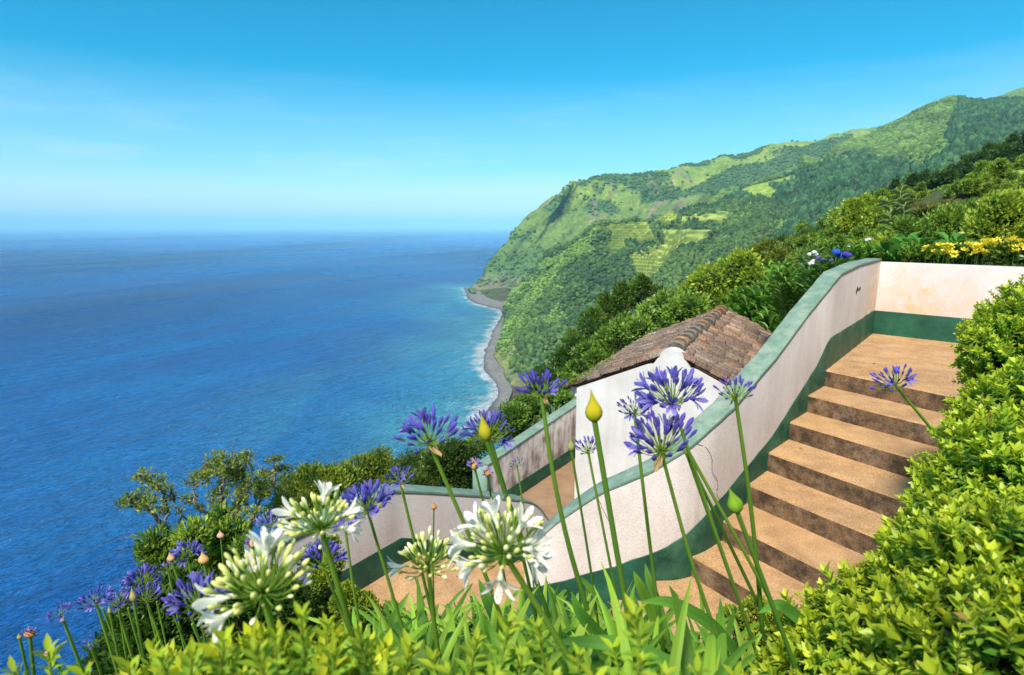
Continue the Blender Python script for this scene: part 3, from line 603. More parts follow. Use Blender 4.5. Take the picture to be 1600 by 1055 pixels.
# lower landing and the few winding steps below it
z7 = ZL - 7 * RS
q1 = atz(1017,910,z7)[:2]; low = [nose[6] - dw * .1 + outw * .10, nose[6] + sd2 * 2.3 - dw * .1, nose[6] + sd2 * 2.3 + dw * .9, np.array([q1[0] + .02, q1[1] - 1.9]), q1 + np.array([0.0, .12])]
low = [np.array(p) for p in low]
land2 = empty('lower_landing', (*q1, z7), 'ochre middle landing at the foot of the main flight, behind the long agapanthus leaves', 'landing')
step_obj('landing_slab', low, z7, land2, land2.location, .5)
turn = empty('turning_steps', (*q1, z7), 'three ochre winding steps turning left from the middle landing along the green wall foot', 'steps')
q2 = atz(955,935,z7 - RS)[:2]; q3 = atz(893,962,z7 - 2 * RS)[:2]; q4 = atz(806,975,z7 - 3 * RS)[:2]
zt = z7 - 3 * RS
step_obj('step', [q1 + (.05, .12), q1 + (.03, -1.8), q2 + (-.12, -1.7), q2 + (0, .12)], z7 - RS, turn, turn.location, .4)
step_obj('step', [q2 + (.06, .12), q2 + (-.08, -1.7), q3 + (-.25, -1.5), q3 + (0, .12)], z7 - 2 * RS, turn, turn.location, .4)
# second flight, turning back behind the wall towards the house
V1 = atz(629,881,zt); V0 = atz(551,929,zt); V1, V0 = V1[:2], V0[:2]
f2 = unit(np.array([.70, .72])); s2 = np.array([f2[1], -f2[0]])
fl2 = empty('lower_flight', (*V1, zt), 'pale ochre lower flight of worn steps seen through the white flowers', 'staircase')
Vm = V0 - unit(V1 - V0) * .8
step_obj('landing_slab', [Vm + (0, -.6), q4 + (-.1, -1.3), q3 + (.02, -1.2), q3 + (.02, .1), q4 + (-.02, .30), V1 + s2 * 1.25 + f2 * .1, V1 + f2 * .25 + np.array([-.05, .05]), V0 + (-.05, .03)], zt, fl2, fl2.location, .5)
NF2 = 6; TR2 = .36
for k in range(1, NF2 + 1):
    a = V1 + f2 * (.15 + TR2 * (k - 1)); c = a + f2 * (TR2 + .02)
    step_obj('step', [a - s2 * .08, c - s2 * .08, c + s2 * 1.18, a + s2 * 1.18], zt - k * RS, fl2, fl2.location, .4)
zw = zt - (NF2 + 1) * RS
print('levels', z7, zt, zw, 'V1', V1, 'V0', V0)

def match_z(poly, x, y):
    """height of the pixel polyline above plan point (x, y)"""
    tgt = x / y; best = None
    for (x0, y0), (x1, y1) in zip(poly[:-1], poly[1:]):
        for t in np.linspace(0, 1, 60):
            r = ray(x0 + (x1 - x0) * t, y0 + (y1 - y0) * t); e = abs(r[0] / r[1] - tgt)
            if best is None or e < best[0]: best = (e, y * r[2] / r[1])
    return best[1]
def smooth(v, k):
    v = np.asarray(v, float); p = np.pad(v, k, mode='edge'); return np.convolve(p, np.ones(2 * k + 1) / (2 * k + 1), 'valid')
def wall(name, label, foot, zfoot, zband, zcap, thick, outdir, mwall='white', cap=True, capw=.006, endpost=False, mcap='cap', capt=.035, body_mat=None):
    """inner foot line in plan, with foot, band-top and cap-top heights at each point"""
    F = np.array(foot, float)[:, :2]; k = len(F); T = np.gradient(F, axis=0); Nn = np.stack([-T[:, 1], T[:, 0]], 1); Nn = unit(Nn)
    Nn *= np.sign(np.sum(Nn * np.array(outdir), 1))[:, None]
    zf, zb, zc = (np.broadcast_to(np.asarray(v, float), k) for v in (zfoot, zband, zcap))
    root = empty(name, (*F[0], float(zf[0])), label, 'wall'); o3 = np.array([*F[0], float(zf[0])])
    def strip(i_off, o_off, zlo, zhi, nm, mat, sub=1):
        b = MB(); A_ = F + Nn * i_off; B_ = F + Nn * o_off; zl = np.broadcast_to(zlo, k); zh = np.broadcast_to(zhi, k)
        V = np.stack([np.c_[A_, zl], np.c_[A_, zh], np.c_[B_, zh], np.c_[B_, zl]], 1) - o3
        Vf = V.reshape(-1, 3); fc = []
        for i in range(k - 1):
            for j in range(4):
                fc.append([4 * i + j, 4 * i + (j + 1) % 4, 4 * (i + 1) + (j + 1) % 4, 4 * (i + 1) + j])
        b.add(Vf, fc); b.add(Vf, [[0, 3, 2, 1], [4 * (k - 1), 4 * (k - 1) + 1, 4 * (k - 1) + 2, 4 * (k - 1) + 3]])
        ob = b.build(nm, mat, root)
        bv = ob.modifiers.new('bev', 'BEVEL'); bv.width = .006; bv.segments = 2; bv.limit_method = 'ANGLE'; bv.angle_limit = R(50); return ob
    strip(0, thick, zf - .9, zc - capt * .9, 'wall_body', body_mat or M[mwall])
    if cap: strip(-capw, thick + capw, zc - capt, zc, 'cap', M[mcap])
    if zband is not None: strip(-.006, .04, zf - .5, zb, 'base_band', M['band'])
    return root, F, Nn, zc
# tall wall beside the main flight
CAPI = [(1376,404),(1345,412),(1315,426),(1262,491),(1217,552),(1147,635),(1084,692),(1019,733),(944,764),(916,781),(875,809),(850,830),(826,858),(806,888)]
BANDL = [(1365,485),(1330,508),(1296,529),(1277,570),(1205,684),(1150,750),(1126,779),(1092,816),(1067,839),(1022,865),(1000,869),(965,884),(880,907),(819,921),(804,925)]
fp = [W0[:2], P0[:2] * .5 + W0[:2] * .5] + [nose[k] for k in (0, 2, 4, 5)] + [np.array([nose[6][0] - .02, nose[6][1] + .02]), atz(1086,904,z7)[:2] + (-.05, 0), q1 + (0, 0), q2, q3, q4]
seg = []
for a, c in zip(fp[:-1], fp[1:]):
    k = max(2, int(np.linalg.norm(c - a) / .06)); seg += [a + (c - a) * t for t in np.arange(k) / k]
seg.append(fp[-1]); seg = np.array(seg); ks = np.argmax(seg[:, 0] < nose[5][0]); seg[ks:] = np.stack([smooth(seg[:, 0], 4), smooth(seg[:, 1], 4)], 1)[ks:]
# floor height along it
def floor_at(p):
    t = np.dot(p - P0[:2], dw)
    if t < 0: return ZL
    if p[0] > nose[6][0]: return ZL - RS * np.interp(t, [np.dot(n_ - P0[:2], dw) for n_ in nose], range(7))
    return float(np.interp(p[0], [q4[0], q3[0], q2[0], q1[0], nose[6][0]], [zt, z7 - 2 * RS, z7 - RS, z7, z7]))
zf = np.array([floor_at(p) for p in seg]); zc = np.array([match_z(CAPI, *p) for p in seg]); zb = smooth([match_z(BANDL, *p) for p in seg], 1) + (fbm(np.c_[seg * 9, seg[:, 0] * 0], 3, 6) - .5) * .022
zc[0] = match_z(CAPI, *seg[0]); print('cap/band/floor', [(round(float(a), 2), round(float(b_), 2), round(float(c), 2)) for a, b_, c in zip(zc[::12], zb[::12], zf[::12])])
STW = wall('garden_wall', 'tall curving white stair wall with worn green cap, beside the main flight', seg, zf, zb, zc, .165, (-1, 1), 'white', capw=.005)
wroot = STW[0]; wo = np.array(wroot.location)
# hairline cracks and the flaked patch
def on_wall(px, py):
    """first hit of the wall's inner face by the pixel's ray"""
    r = ray(px, py); best = None
    for a, c in zip(seg[:-1], seg[1:]):
        d = c - a; den = r[0] * d[1] - r[1] * d[0]
        if abs(den) < 1e-9: continue
        t = (a[0] * d[1] - a[1] * d[0]) / den; s_2 = ((t * r[0] - a[0]) * d[0] + (t * r[1] - a[1]) * d[1]) / (d @ d)
        if t > 0 and -.01 <= s_2 <= 1.01 and (best is None or t < best): best = t
    return r * best * .9985
for pl in ([(1090,694),(1104,700),(1112,716),(1113,738),(1121,752),(1120,770),(1124,781)], [(932,772),(944,800),(955,822),(960,850),(962,868),(966,884)]):
    P_ = cr(np.array([on_wall(*p) for p in pl]), 40); P_ += (fbm(P_ * 40, 3, 2)[:, None] - .5) * .02 * np.array([1, -1, 0]); b = MB(); b.tube(P_ - wo, .0016, 4, (.10, .08, .07)); b.build('crack', M['bark'], wroot)
b = MB(); pf = [on_wall(x, y) - wo for x, y in ((1337.3,455.2),(1340.5,446.3),(1341.1,450.6),(1344.9,448.2),(1344.5,453.1),(1339.2,455.8),(1338.5,461.5))]; b.add(pf, [[0, 1, 2, 5], [2, 3, 4, 5], [0, 5, 6]][:1], (.09, .12, .05)); b.add(pf, [[2, 3, 4, 5]], (.09, .12, .05)); b.add(pf, [[0, 5, 6]], (.09, .12, .05)); b.build('painted_arrow', M['soil'], wroot)
# back parapet of the upper landing
bseg = np.array([W0[:2] - bk * .24 + 0 * bk + bk * t for t in np.linspace(0.06, 4.4, 30)])
zt0 = zc[0] - .02
BK = wall('parapet_wall', 'white parapet with orange rust stains, without a cap, closing the upper landing', bseg, ZL, match_z(BANDL, *W0[:2]), zt0, .22, (1, 1), 'rust', cap=False)
# seaward wall of the lower flight
CAP2 = [(395,874),(480,830),(585,779),(601,765),(660,767),(762,774),(834,783),(852,800),(862,822)]
seg2 = []
for a, c, k in ((Vm, V0, 10), (V0, V1, 8), (V1, V1 + f2 * 2.75, 30)): seg2 += [a + (c - a) * t for t in np.arange(k) / k]
seg2 = np.array(seg2); d2 = np.maximum(0, (seg2 - V1) @ f2); isup = np.arange(len(seg2)) >= 18
zf2 = np.where(isup, zt - np.minimum(d2 / TR2, NF2 + 1) * RS, zt)
zc2 = np.array([match_z(CAP2, *p) for p in seg2]); zc2[:10] = zc2[10] + (zc2[10] - zc2[14]) * np.linspace(2.4, 0, 10) * 0 + 0
zc2 = smooth(zc2, 1); zb2 = zf2 + .27; print('cap2', np.round(zc2[::6], 2), np.round(zf2[::6], 2), 'end', seg2[-1])
WALL2 = wall('garden_wall', 'low white wall with a pale green cap bending round the lower steps above the sea', seg2, zf2, zb2, zc2, .20, (-1, 1), 'white')
# walkway to the house and its outer wall
hA = atz(820,769,zw); hB = atz(900,715,zw); hc = atz(901,775,zw)
wd = unit((hB - hA)[:2]); wn = np.array([-wd[1], wd[0]])
walk = MB(); e2 = V1 + f2 * (.15 + TR2 * NF2)
pl = [e2 - s2 * .1, e2 + s2 * 2.3, hc[:2] + (1.2, -.6), hc[:2] + wd * 4.2 + (.6, -.3), hA[:2] + wd * 4.6 - wn * -.05, hA[:2] - wd * 1.5 + wn * .05]
wk = empty('walkway', (*hA[:2], zw), 'brown concrete walkway leading between the white walls to the tiled house', 'walkway')
step_obj('slab', pl, zw, wk, wk.location, .4).data.materials[0] = M['walk']
CAP3 = [(752,747),(765,728),(783,714),(845,668),(905,630),(920,620)]
s0 = -1.05; seg3 = np.array([hA[:2] + wd * t for t in np.linspace(s0, 4.6, 40)])
zc3 = np.array([match_z(CAP3, *p) for p in seg3]); ts = np.linspace(s0, 4.6, 40); ok = (ts < 1.9) & (ts > -.6); pc = np.polyfit(ts[ok], zc3[ok], 1); zc3 = np.polyval(pc, ts); print('cap3', zc3[::8], 'walk', zw, hA, hB, hc)
WALL3 = wall('garden_wall', 'dirty stained white wall running from a green end post to the house corner', seg3, zw, zw + .24, zc3, .18, (-1, 1), 'white_old')
p3 = hA[:2] + wd * (s0 - .03) + wn * .09; b = MB(); o3 = np.array(WALL3[0].location)
b.box(np.array([*p3, (zw + zc3[0]) / 2 - .2 + .012]) - o3, (.07, .24, zc3[0] - zw + .4), rot=[[wd[0], wn[0], 0], [wd[1], wn[1], 0], [0, 0, 1]]); b.build('end_post', M['cap'], WALL3[0])

# ------------------------------------------------------------------ the house
HL = hc[:2].copy()                                     # front left corner of the gable wall
zE = aty(907,604,HL[1])[2]; print('house eave z', zE, 'height', zE - zw)
ra = R(28); rdir = np.array([math.sin(ra), math.cos(ra)]); gdir = np.array([math.cos(ra), -math.sin(ra)])    # ridge / gable directions
# width from the ridge's place in the picture: where does the gable plane meet azimuth of x=1056?
def gable_t(px, py):
    r = ray(px, py); A_ = np.array([[r[0], -gdir[0]], [r[1], -gdir[1]]]); t, s_2 = np.linalg.solve(A_, HL); return s_2, t * r[2]
half, zR = gable_t(1052, 553); W_ = 2 * half; zR -= .02
E2 = atz(1004,518,zE + .08)[:2]; Ln = max(1.8, float(np.dot(E2 - HL, rdir))); print('house half', half, 'zR', zR, 'len', Ln)
Ln = 4.55
house = empty('small_house', (*HL, zw), 'small white gabled house with a weathered terracotta tile roof beyond the stair wall', 'house')
H0 = np.array([*HL, zw])
def hp(s, t, z): return np.array([*(HL + gdir * s + rdir * t), z]) - H0
def gable_wall(t0, t1, nm):
    b = MB(); prof = [(0, zw - .4), (W_, zw - .4), (W_, zE), (half + .36, zR - .36 * (zR - zE) / half), (half + .26, zR - .14), (half + .20, zR - .05)]
    prof += [(half + .17 * math.cos(a), zR - .02 + .13 * math.sin(a)) for a in np.linspace(0, math.pi, 9)]
    prof += [(half - .20, zR - .05), (half - .26, zR - .14), (half - .36, zR - .36 * (zR - zE) / half), (0, zE)]
    k = len(prof); V = [hp(s, t0, z) for s, z in prof] + [hp(s, t1, z) for s, z in prof]
    b.add(V, [[*range(k)]]); b.add(V, [[*range(2 * k - 1, k - 1, -1)]]); b.add(V, [[i, k + i, k + (i + 1) % k, (i + 1) % k] for i in range(k)])
    o = b.build(nm, M['house'], house); bv = o.modifiers.new('bev', 'BEVEL'); bv.width = .012; bv.segments = 2; bv.limit_method = 'ANGLE'; bv.angle_limit = R(40)
gable_wall(-.10, .16, 'gable_wall'); gable_wall(Ln - .22, Ln, 'gable_wall')
for s0_, nm in ((0, 'side_wall'), (W_ - .2, 'side_wall')):
    b = MB(); V = [hp(s, t, z) for z in (zw - .4, zE - .02) for s, t in ((s0_, .22), (s0_ + .2, .22), (s0_ + .2, Ln - .22), (s0_, Ln - .22))]
    b.add(V, [[0, 1, 2, 3], [7, 6, 5, 4], [0, 4, 5, 1], [1, 5, 6, 2], [2, 6, 7, 3], [3, 7, 4, 0]]); b.build(nm, M['house'], house)
b = MB()
for (s_a, t_a, s_b, t_b) in ((-.006, -.006, W_ + .006, .03), (-.006, .03, .03, Ln)):
    V = [hp(s, t, z) for z in (zw - .3, zw + .16) for s, t in ((s_a, t_a), (s_b, t_a), (s_b, t_b), (s_a, t_b))]
    b.add(V, [[0, 1, 2, 3], [7, 6, 5, 4], [0, 4, 5, 1], [1, 5, 6, 2], [2, 6, 7, 3], [3, 7, 4, 0]])
b.build('base_band', M['band'], house)
# eaves moulding on both long sides, returning on the gable
for sg, s_0 in ((-1, 0), (1, W_)):
    b = MB()
    for i, (w_, z_0, z_1) in enumerate(((.07, -.20, -.12), (.13, -.12, -.015))):
        s_a, s_b = (s_0 - w_, s_0 + .06) if sg < 0 else (s_0 - .06, s_0 + w_)
        V = [hp(s, t, zE + z) for z in (z_0, z_1) for s, t in ((s_a, -.004 - i * .003), (s_b, -.004 - i * .003), (s_b, Ln), (s_a, Ln))]
        b.add(V, [[0, 1, 2, 3], [7, 6, 5, 4], [0, 4, 5, 1], [1, 5, 6, 2], [2, 6, 7, 3], [3, 7, 4, 0]])
    b.build('cornice', M['house'], house)
M['tile'] = mat_col('terracotta_tile', .9, 22, .45, .6, spec=.15, detail=7)
rng = np.random.default_rng(11)
def roof_side(sg):
    """rows of half-round tiles laid down the slope, overlapping, a little uneven"""
    root_b = MB(); eav = -.16; slope_len = math.hypot(half - eav, zR - zE + .0); dz = (zR - zE) / half
    nrow = int(slope_len / .31) + 1; pitch = .17; ncol = int((Ln + .26) / pitch)
    def surf(d, t, h):            # d = horizontal distance from the ridge (0..half+.16)
        s = half - d if sg < 0 else half + d
        return hp(s, t, zR - d * dz + h + .05)
    dmax = half - eav
    # under-sheet of pan tiles
    Pn = np.array([[surf(d, t, -.015) for t in np.linspace(-.06, Ln + .10, 6)] for d in np.linspace(0, dmax - .02, 5)]); root_b.grid(Pn, (.20, .11, .07))
    Pn2 = Pn.copy(); Pn2[..., 2] -= .05; root_b.grid(Pn2, (.20, .11, .07))
    for c in range(ncol + 1):
        t0 = -.10 + (c + .5) * pitch + rng.normal(0, .006)
        for r_ in range(nrow):
            d0 = r_ * dmax / nrow - .03; d1 = (r_ + 1) * dmax / nrow + .02 + rng.normal(0, .035)
            t_j = t0 + rng.normal(0, .007); lift = rng.normal(0, .004); a = rng.random()
            base = np.array([.26, .15, .095]) * (1 - a) + np.array([.17, .135, .11]) * a
            if rng.random() < .22: base = np.array([.15, .115, .09])
            if rng.random() < .12: base = np.array([.48, .27, .15])
            if rng.random() < .14: base = np.array([.30, .27, .21])
            base = (base * .45 + np.array([.215, .145, .105]) * .55) * rng.uniform(.8, 1.2) * (.8 + .4 * vnoise(np.array([c * .35, r_ * .5, 1.0]), 9)); ang = np.linspace(-.1, math.pi + .1, 8); V = []
            for d, rad, h in ((max(d0, .0), .044, .010), (d1, .060, .030 + lift)):
                for q_ in ang: V.append(surf(d, t_j + rad * math.cos(q_), h + rad * 1.15 * math.sin(q_)))
            for q_ in ang: V.append(surf(d1, t_j + 0.049 * math.cos(q_), .014 + lift + .049 * 1.1 * math.sin(q_)))
            k = 8; fc = [[i, i + 1, k + i + 1, k + i] for i in range(k - 1)] + [[k + i, k + i + 1, 2 * k + i + 1, 2 * k + i] for i in range(k - 1)]
            root_b.add(V, fc, base)
            # pan tile between the rows of covers, groove shade painted in as darker colour
            if rng.random() < .96:
                V = []; pc_ = base * rng.uniform(.35, .6)
                for d, rad in ((max(d0, 0), .062), (d1 - .01, .062)):
                    for q_ in np.linspace(math.pi, 2 * math.pi, 6): V.append(surf(d, t_j + pitch / 2 + rad * math.cos(q_), (.024) + (0.012 if d > d0 + .1 else 0) + rad * .9 * math.sin(q_)))
                root_b.add(V, [[i, i + 1, 6 + i + 1, 6 + i] for i in range(5)], pc_)
    return root_b.build('roof_slope', M['tile'], house, smooth=False)
roof_l = roof_side(-1); roof_r = roof_side(1)
b = MB(); n_rt = int((Ln + .1) / .36)
for i in range(n_rt + 1):
    t0 = .07 + i * .36; base = np.array([.36, .21, .12]) * rng.uniform(.6, 1.15) if rng.random() < .6 else np.array([.20, .17, .135])
    jx = rng.normal(0, .012); V = []
    for t, rad, h in ((t0, .120, .035), (t0 + .05, .132, .042), (t0 + .40, .092, .012)):
        for q_ in np.linspace(-.35, math.pi + .35, 11): V.append(hp(half + jx + rad * math.cos(q_), t, zR + h + .04 + rad * .9 * math.sin(q_)))
    b.add(V, [[r_ * 11 + j, r_ * 11 + j + 1, (r_ + 1) * 11 + j + 1, (r_ + 1) * 11 + j] for r_ in range(2) for j in range(10)], base)
    b.add(V, [[*range(11)]], base * .5)
b.build('ridge_cap', M['tile'], house, smooth=True)
# moss and stonecrop on the eave corner
b = MB(); k = 900; t_ = rng.random(k) ** 1.6 * 1.7; d_ = half + .14 - rng.random(k) ** 1.5 * .30
pos = np.array([hp(half - d, t - .12, zR - d * (zR - zE) / half + .10 + rng.random() * .05) for d, t in zip(d_, t_)])
pos = pos[fbm(pos * 4, 2, 4) > .45]; k = len(pos); dr = unit(rng.normal(0, 1, (k, 3)) + [0, 0, 1.2]); X, Y_, Z_ = frames(dr, rng.normal(0, 1, (k, 3)))
b.inst(*LEAF_Q, pos, X, Y_, Z_, .022, .035, .03, np.array([.19, .24, .03]) * rng.uniform(.6, 1.3, (k, 1))); b.build('roof_moss', M['leaf'], roof_l)['kind'] = 'stuff'
# fallen leaves on the treads
for (px_, py_, z_, rot_, c_l, lb) in ((1252,703,ZL - 3 * RS, .4, (.50,.36,.14), 'curled tan fallen leaf on the fourth step from the top, by the wall'), (1363,569,ZL,1.0,(.45,.36,.18), 'tiny tan fallen leaf lying on the upper landing above the lone blue flower'), (1088,907,z7,.2,(.75,.36,.03), 'orange fallen leaf at the inner corner of the middle landing')):
    p = atz(px_, py_, z_); b = MB(); sc_ = .045
    X_ = np.array([[math.cos(rot_), -math.sin(rot_), 0]]); Y2 = np.array([[math.sin(rot_), math.cos(rot_), 0.]]); b.inst(LEAF_N[0], LEAF_N[1], np.array([[0, 0, .006]]), X_, Y2, np.array([[0, 0, 1.]]), sc_ * .6, sc_ * 1.5, sc_ * 1.5, np.array([c_l]))
    o = b.build('fallen_leaf', M['leaf'], None); o.location = p; tag(o, lb, 'leaf')
# ------------------------------------------------------------------ plants: shared builders
def crown_leaves(b, blobs, per_m2, ls, lw, cA, cB, seed, up=.5, core=(.018, .04, .010), corer=.72, shell=(.72, 1.08), template=LEAF_Q, gap=.40, gfreq=1.6, cm=1, jit=.6, colfreq=1.0, squash=.8):
    rng = np.random.default_rng(seed)
    for bi, (x, y, z, r) in enumerate(blobs):
        c = np.array([x, y, z]); k = int(4 * math.pi * r * r * per_m2)
        d = unit(rng.normal(0, 1, (k, 3))); d = d[d[:, 2] > -.75]; k = len(d)
        lump = fbm(d * 2.3 + bi * 7.7, 3, seed) * .7 + .65
        rad = r * rng.uniform(*shell, k) * lump
        p = c + d * rad[:, None] * np.array([1, 1, squash])
        keep = fbm(p * gfreq / r * .9 + bi, 2, seed + 1) > gap - .12; d, p = d[keep], p[keep]; k = len(p)
        if k == 0: continue
        ax = unit(d + rng.normal(0, jit, (k, 3)) + np.array([0, 0, up])); X, Y_, Z_ = frames(ax, np.cross(ax, d + rng.normal(0, .3, (k, 3))) + 1e-6)
        s = rng.uniform(.65, 1.3, k); m_ = np.clip(fbm(p * colfreq, 3, seed + 2) * 1.6 - .3 + rng.normal(0, .22, k), 0, 1)[:, None]
        col = (np.array(cA) * (1 - m_) + np.array(cB) * m_) * rng.uniform(.75, 1.25, (k, 1))
        b.inst(template[0], template[1], p, X, Y_, Z_, lw * s, ls * s, ls * s, col, 0)
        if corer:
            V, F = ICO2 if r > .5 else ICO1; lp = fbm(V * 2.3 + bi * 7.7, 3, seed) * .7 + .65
            b.add(c + V * (r * corer * lp)[:, None] * np.array([1, 1, squash]), F, core, cm)  # added dark ball standing for the shaded inside of the clump
def limbs(b, base, tips, r0, rng, C=(.12, .09, .065), sag=.1, n=6):
    base = np.array(base, float)
    for t in tips:
        t = np.array(t, float); mid = base * .45 + t * .55 + rng.normal(0, .06, 3) * np.linalg.norm(t - base); mid[2] -= sag * np.linalg.norm(t - base) * rng.uniform(-.5, 1)
        P_ = cr([base, mid, t], 8); P_[1:-1] += rng.normal(0, .012, (6, 3)) * np.linalg.norm(t - base); b.tube(P_, np.linspace(r0, r0 * .22, 8), n, C)
GLEAF = {'n': 0}
YG = (.36, .45, .040); LG = (.20, .32, .034); MG = (.095, .19, .024); DG = (.036, .085, .018); OL = (.10, .13, .022)

# mid-distance trees: a few kinds, each kind one crown and one trunk mesh, copied one by one
def proto_tree(kind, seed):
    rng = np.random.default_rng(seed)
    blobs = []
    if kind == 'round':
        for i in range(13):
            a = rng.random() * 6.28; rr_ = rng.uniform(.1, .62); h = rng.uniform(.28, .95); blobs.append((rr_ * math.cos(a), rr_ * math.sin(a), h, rng.uniform(.22, .34)))
        cols = [(DG, MG), (LG, (.26, .38, .035)), (OL, LG)][seed % 3]; ls = .085
    elif kind == 'conifer':
        for i in range(15):
            h = .15 + i / 15 * 1.25; a = i * 2.4; rr_ = .34 * (1 - (h / 1.5)) ; blobs.append((rr_ * math.cos(a), rr_ * math.sin(a), h, .10 + .24 * (1 - h / 1.55)))
        cols = ((.018, .050, .018), (.045, .095, .022)); ls = .075
    else:   # windswept, low and leaning
        for i in range(12):
            a = rng.random() * 6.28; rr_ = rng.uniform(.1, .75); h = .22 + .35 * rng.random() + .28 * math.cos(a) * rr_; blobs.append((rr_ * math.cos(a), rr_ * math.sin(a), h, rng.uniform(.18, .28)))
        cols = [(MG, LG), ((.14, .24, .026), (.30, .40, .035))][seed % 2]; ls = .075
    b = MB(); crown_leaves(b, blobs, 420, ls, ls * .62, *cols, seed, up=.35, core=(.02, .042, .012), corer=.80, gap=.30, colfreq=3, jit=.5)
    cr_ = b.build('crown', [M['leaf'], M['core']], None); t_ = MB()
    t_.tube([(0, 0, -.35), (0.02, 0, .1), (0, .02, .5)], [.05, .04, .02], 6, (.10, .075, .05)); limbs(t_, (0, 0, .05), [(x, y, z) for x, y, z, r in blobs[:6]], .03, rng)
    tr_ = t_.build('trunk', M['bark'], None)
    for o in (cr_, tr_): COL.objects.unlink(o)
    return cr_.data, tr_.data
PROT = {(k, s): proto_tree(k, s) for k, ss in (('round', (3, 4, 5)), ('conifer', (6, 7)), ('wind', (8, 9))) for s in ss}
def place_tree(key, name, p, s, label, cat, group=None, rz=None, sz=None, sy=None):
    e = empty(name, p, label, cat, group); e.rotation_euler = (0, 0, rz or 0); e.scale = (s, sy or s, sz or s)
    for nm, me in zip(('crown', 'trunk'), PROT[key]):
        o = bpy.data.objects.new(nm, me); COL.objects.link(o); o.parent = e
    return e
def gpos(px, d):
    """ground point at azimuth of pixel column px and horizontal distance d"""
    r = ray(px, 400); x, y = r[0], r[1]; n_ = d / math.hypot(x, y); x *= n_; y *= n_; return np.array([x, y, float(ground_z(x, y))])
rng = np.random.default_rng(77)
def ORD(i):
    one = 'first second third fourth fifth sixth seventh eighth ninth tenth eleventh twelfth thirteenth fourteenth fifteenth sixteenth seventeenth eighteenth nineteenth'.split()
    tens = {20: 'twent', 30: 'thirt', 40: 'fort'}
    w_ = one[i - 1] if i < 20 else (tens[i // 10 * 10] + 'ieth' if i % 10 == 0 else tens[i // 10 * 10] + 'y-' + one[i % 10 - 1])
    return w_ + ' from the left'
def rowtrees(specs, key_fn, name, label, cat, group, jitter=.1):
    for ii, (px, top, d, s) in enumerate(specs):
        g = gpos(px, d); zt_ = atd(px, top, d)[2]; h = max(zt_ - g[2], s * .8); g[2] = zt_ - h if zt_ - g[2] < s * 2.4 else zt_ - s * 1.9
        key = key_fn(); kh = 1.45 if key[0] == 'conifer' else (1.15 if key[0] == 'round' else .95)
        place_tree(key, name, g, s, '%s, %s' % (label, ORD(ii + 1)), cat, group, rz=rng.random() * 6.28, sz=(zt_ - g[2]) / kh)
pick = lambda *ks: (lambda: ks[rng.integers(len(ks))])
# dark conifers on the skyline at the right edge
sp_ = []
for px in np.arange(1488, 1680, 9.5):
    top = np.interp(px, [1488, 1530, 1560, 1590, 1605, 1680], [252, 232, 212, 205, 196, 186]) + rng.normal(0, 6); sp_.append((px, top, rng.uniform(150, 175), rng.uniform(3.6, 5.2)))
sp2 = [(px, np.interp(px, [1500, 1680], [262, 215]) + rng.normal(0, 5), rng.uniform(125, 145), rng.uniform(3.2, 4.6)) for px in np.arange(1500, 1680, 13)]
rowtrees(sp2, pick(('conifer', 6), ('conifer', 7), ('conifer', 6), ('round', 3)), 'conifer_tree', 'dark conifer in the nearer row under the right skyline', 'tree', 'conifers under the right skyline')
rowtrees(sp_, pick(('conifer', 6), ('conifer', 7), ('conifer', 6), ('round', 3)), 'conifer_tree', 'dark conifer in the skyline row at the right edge', 'tree', 'conifers on the right skyline')
sp_ = [(px, np.interp(px, [1360, 1400, 1440, 1500], [302, 278, 262, 262]) + rng.normal(0, 7), rng.uniform(125, 150), rng.uniform(3.0, 4.4)) for px in np.arange(1340, 1500, 9)]
rowtrees(sp_, pick(('conifer', 6), ('round', 3), ('conifer', 7), ('wind', 8)), 'dark_tree', 'dark bushy tree in the belt below the skyline conifers', 'tree', 'dark trees below the skyline')
sp_ = [(px, np.interp(px, [1180, 1240, 1300, 1360], [398, 366, 336, 308]) + rng.normal(0, 5), rng.uniform(95, 115), rng.uniform(2.4, 3.6)) for px in np.arange(1165, 1360, 9)]
rowtrees(sp_, pick(('round', 3), ('wind', 8), ('round', 5)), 'dark_tree', 'dark bushy tree on the shoulder above the wooded valley', 'tree', 'dark trees on the shoulder')
# windswept shelter-belt rows, one behind the other
belts = [([(1395,318),(1470,292),(1545,272),(1620,262)], 88, 3.0, 12), ([(1330,345),(1400,322),(1480,302),(1560,290),(1640,284)], 74, 2.6, 11), ([(1270,372),(1330,355),(1400,342),(1440,338)], 62, 2.1, 10), ([(1235,402),(1290,385),(1350,368),(1400,362)], 50, 1.7, 10), ([(1195,420),(1245,410),(1300,398),(1350,392)], 40, 1.3, 10)]
for bi_, (pl_, d, s, st_) in enumerate(belts):
    xs = np.arange(pl_[0][0], pl_[-1][0], st_ * 1.15); sp_ = [(px, np.interp(px, *zip(*pl_)) + rng.normal(0, 3.5), d * rng.uniform(.94, 1.06), s * rng.uniform(.75, 1.25)) for px in xs]
    rowtrees(sp_, pick(('wind', 8), ('wind', 9), ('wind', 9), ('round', 4)), 'windswept_tree', 'windswept tree in the %s shelter belt behind the parapet' % ['highest, farthest', 'second highest', 'middle', 'second lowest', 'lowest, nearest'][bi_], 'tree', 'windswept shelter-belt trees')
sp_ = [(rng.uniform(1440, 1640), 0, rng.uniform(80, 130), rng.uniform(1.6, 2.6)) for i in range(0)]
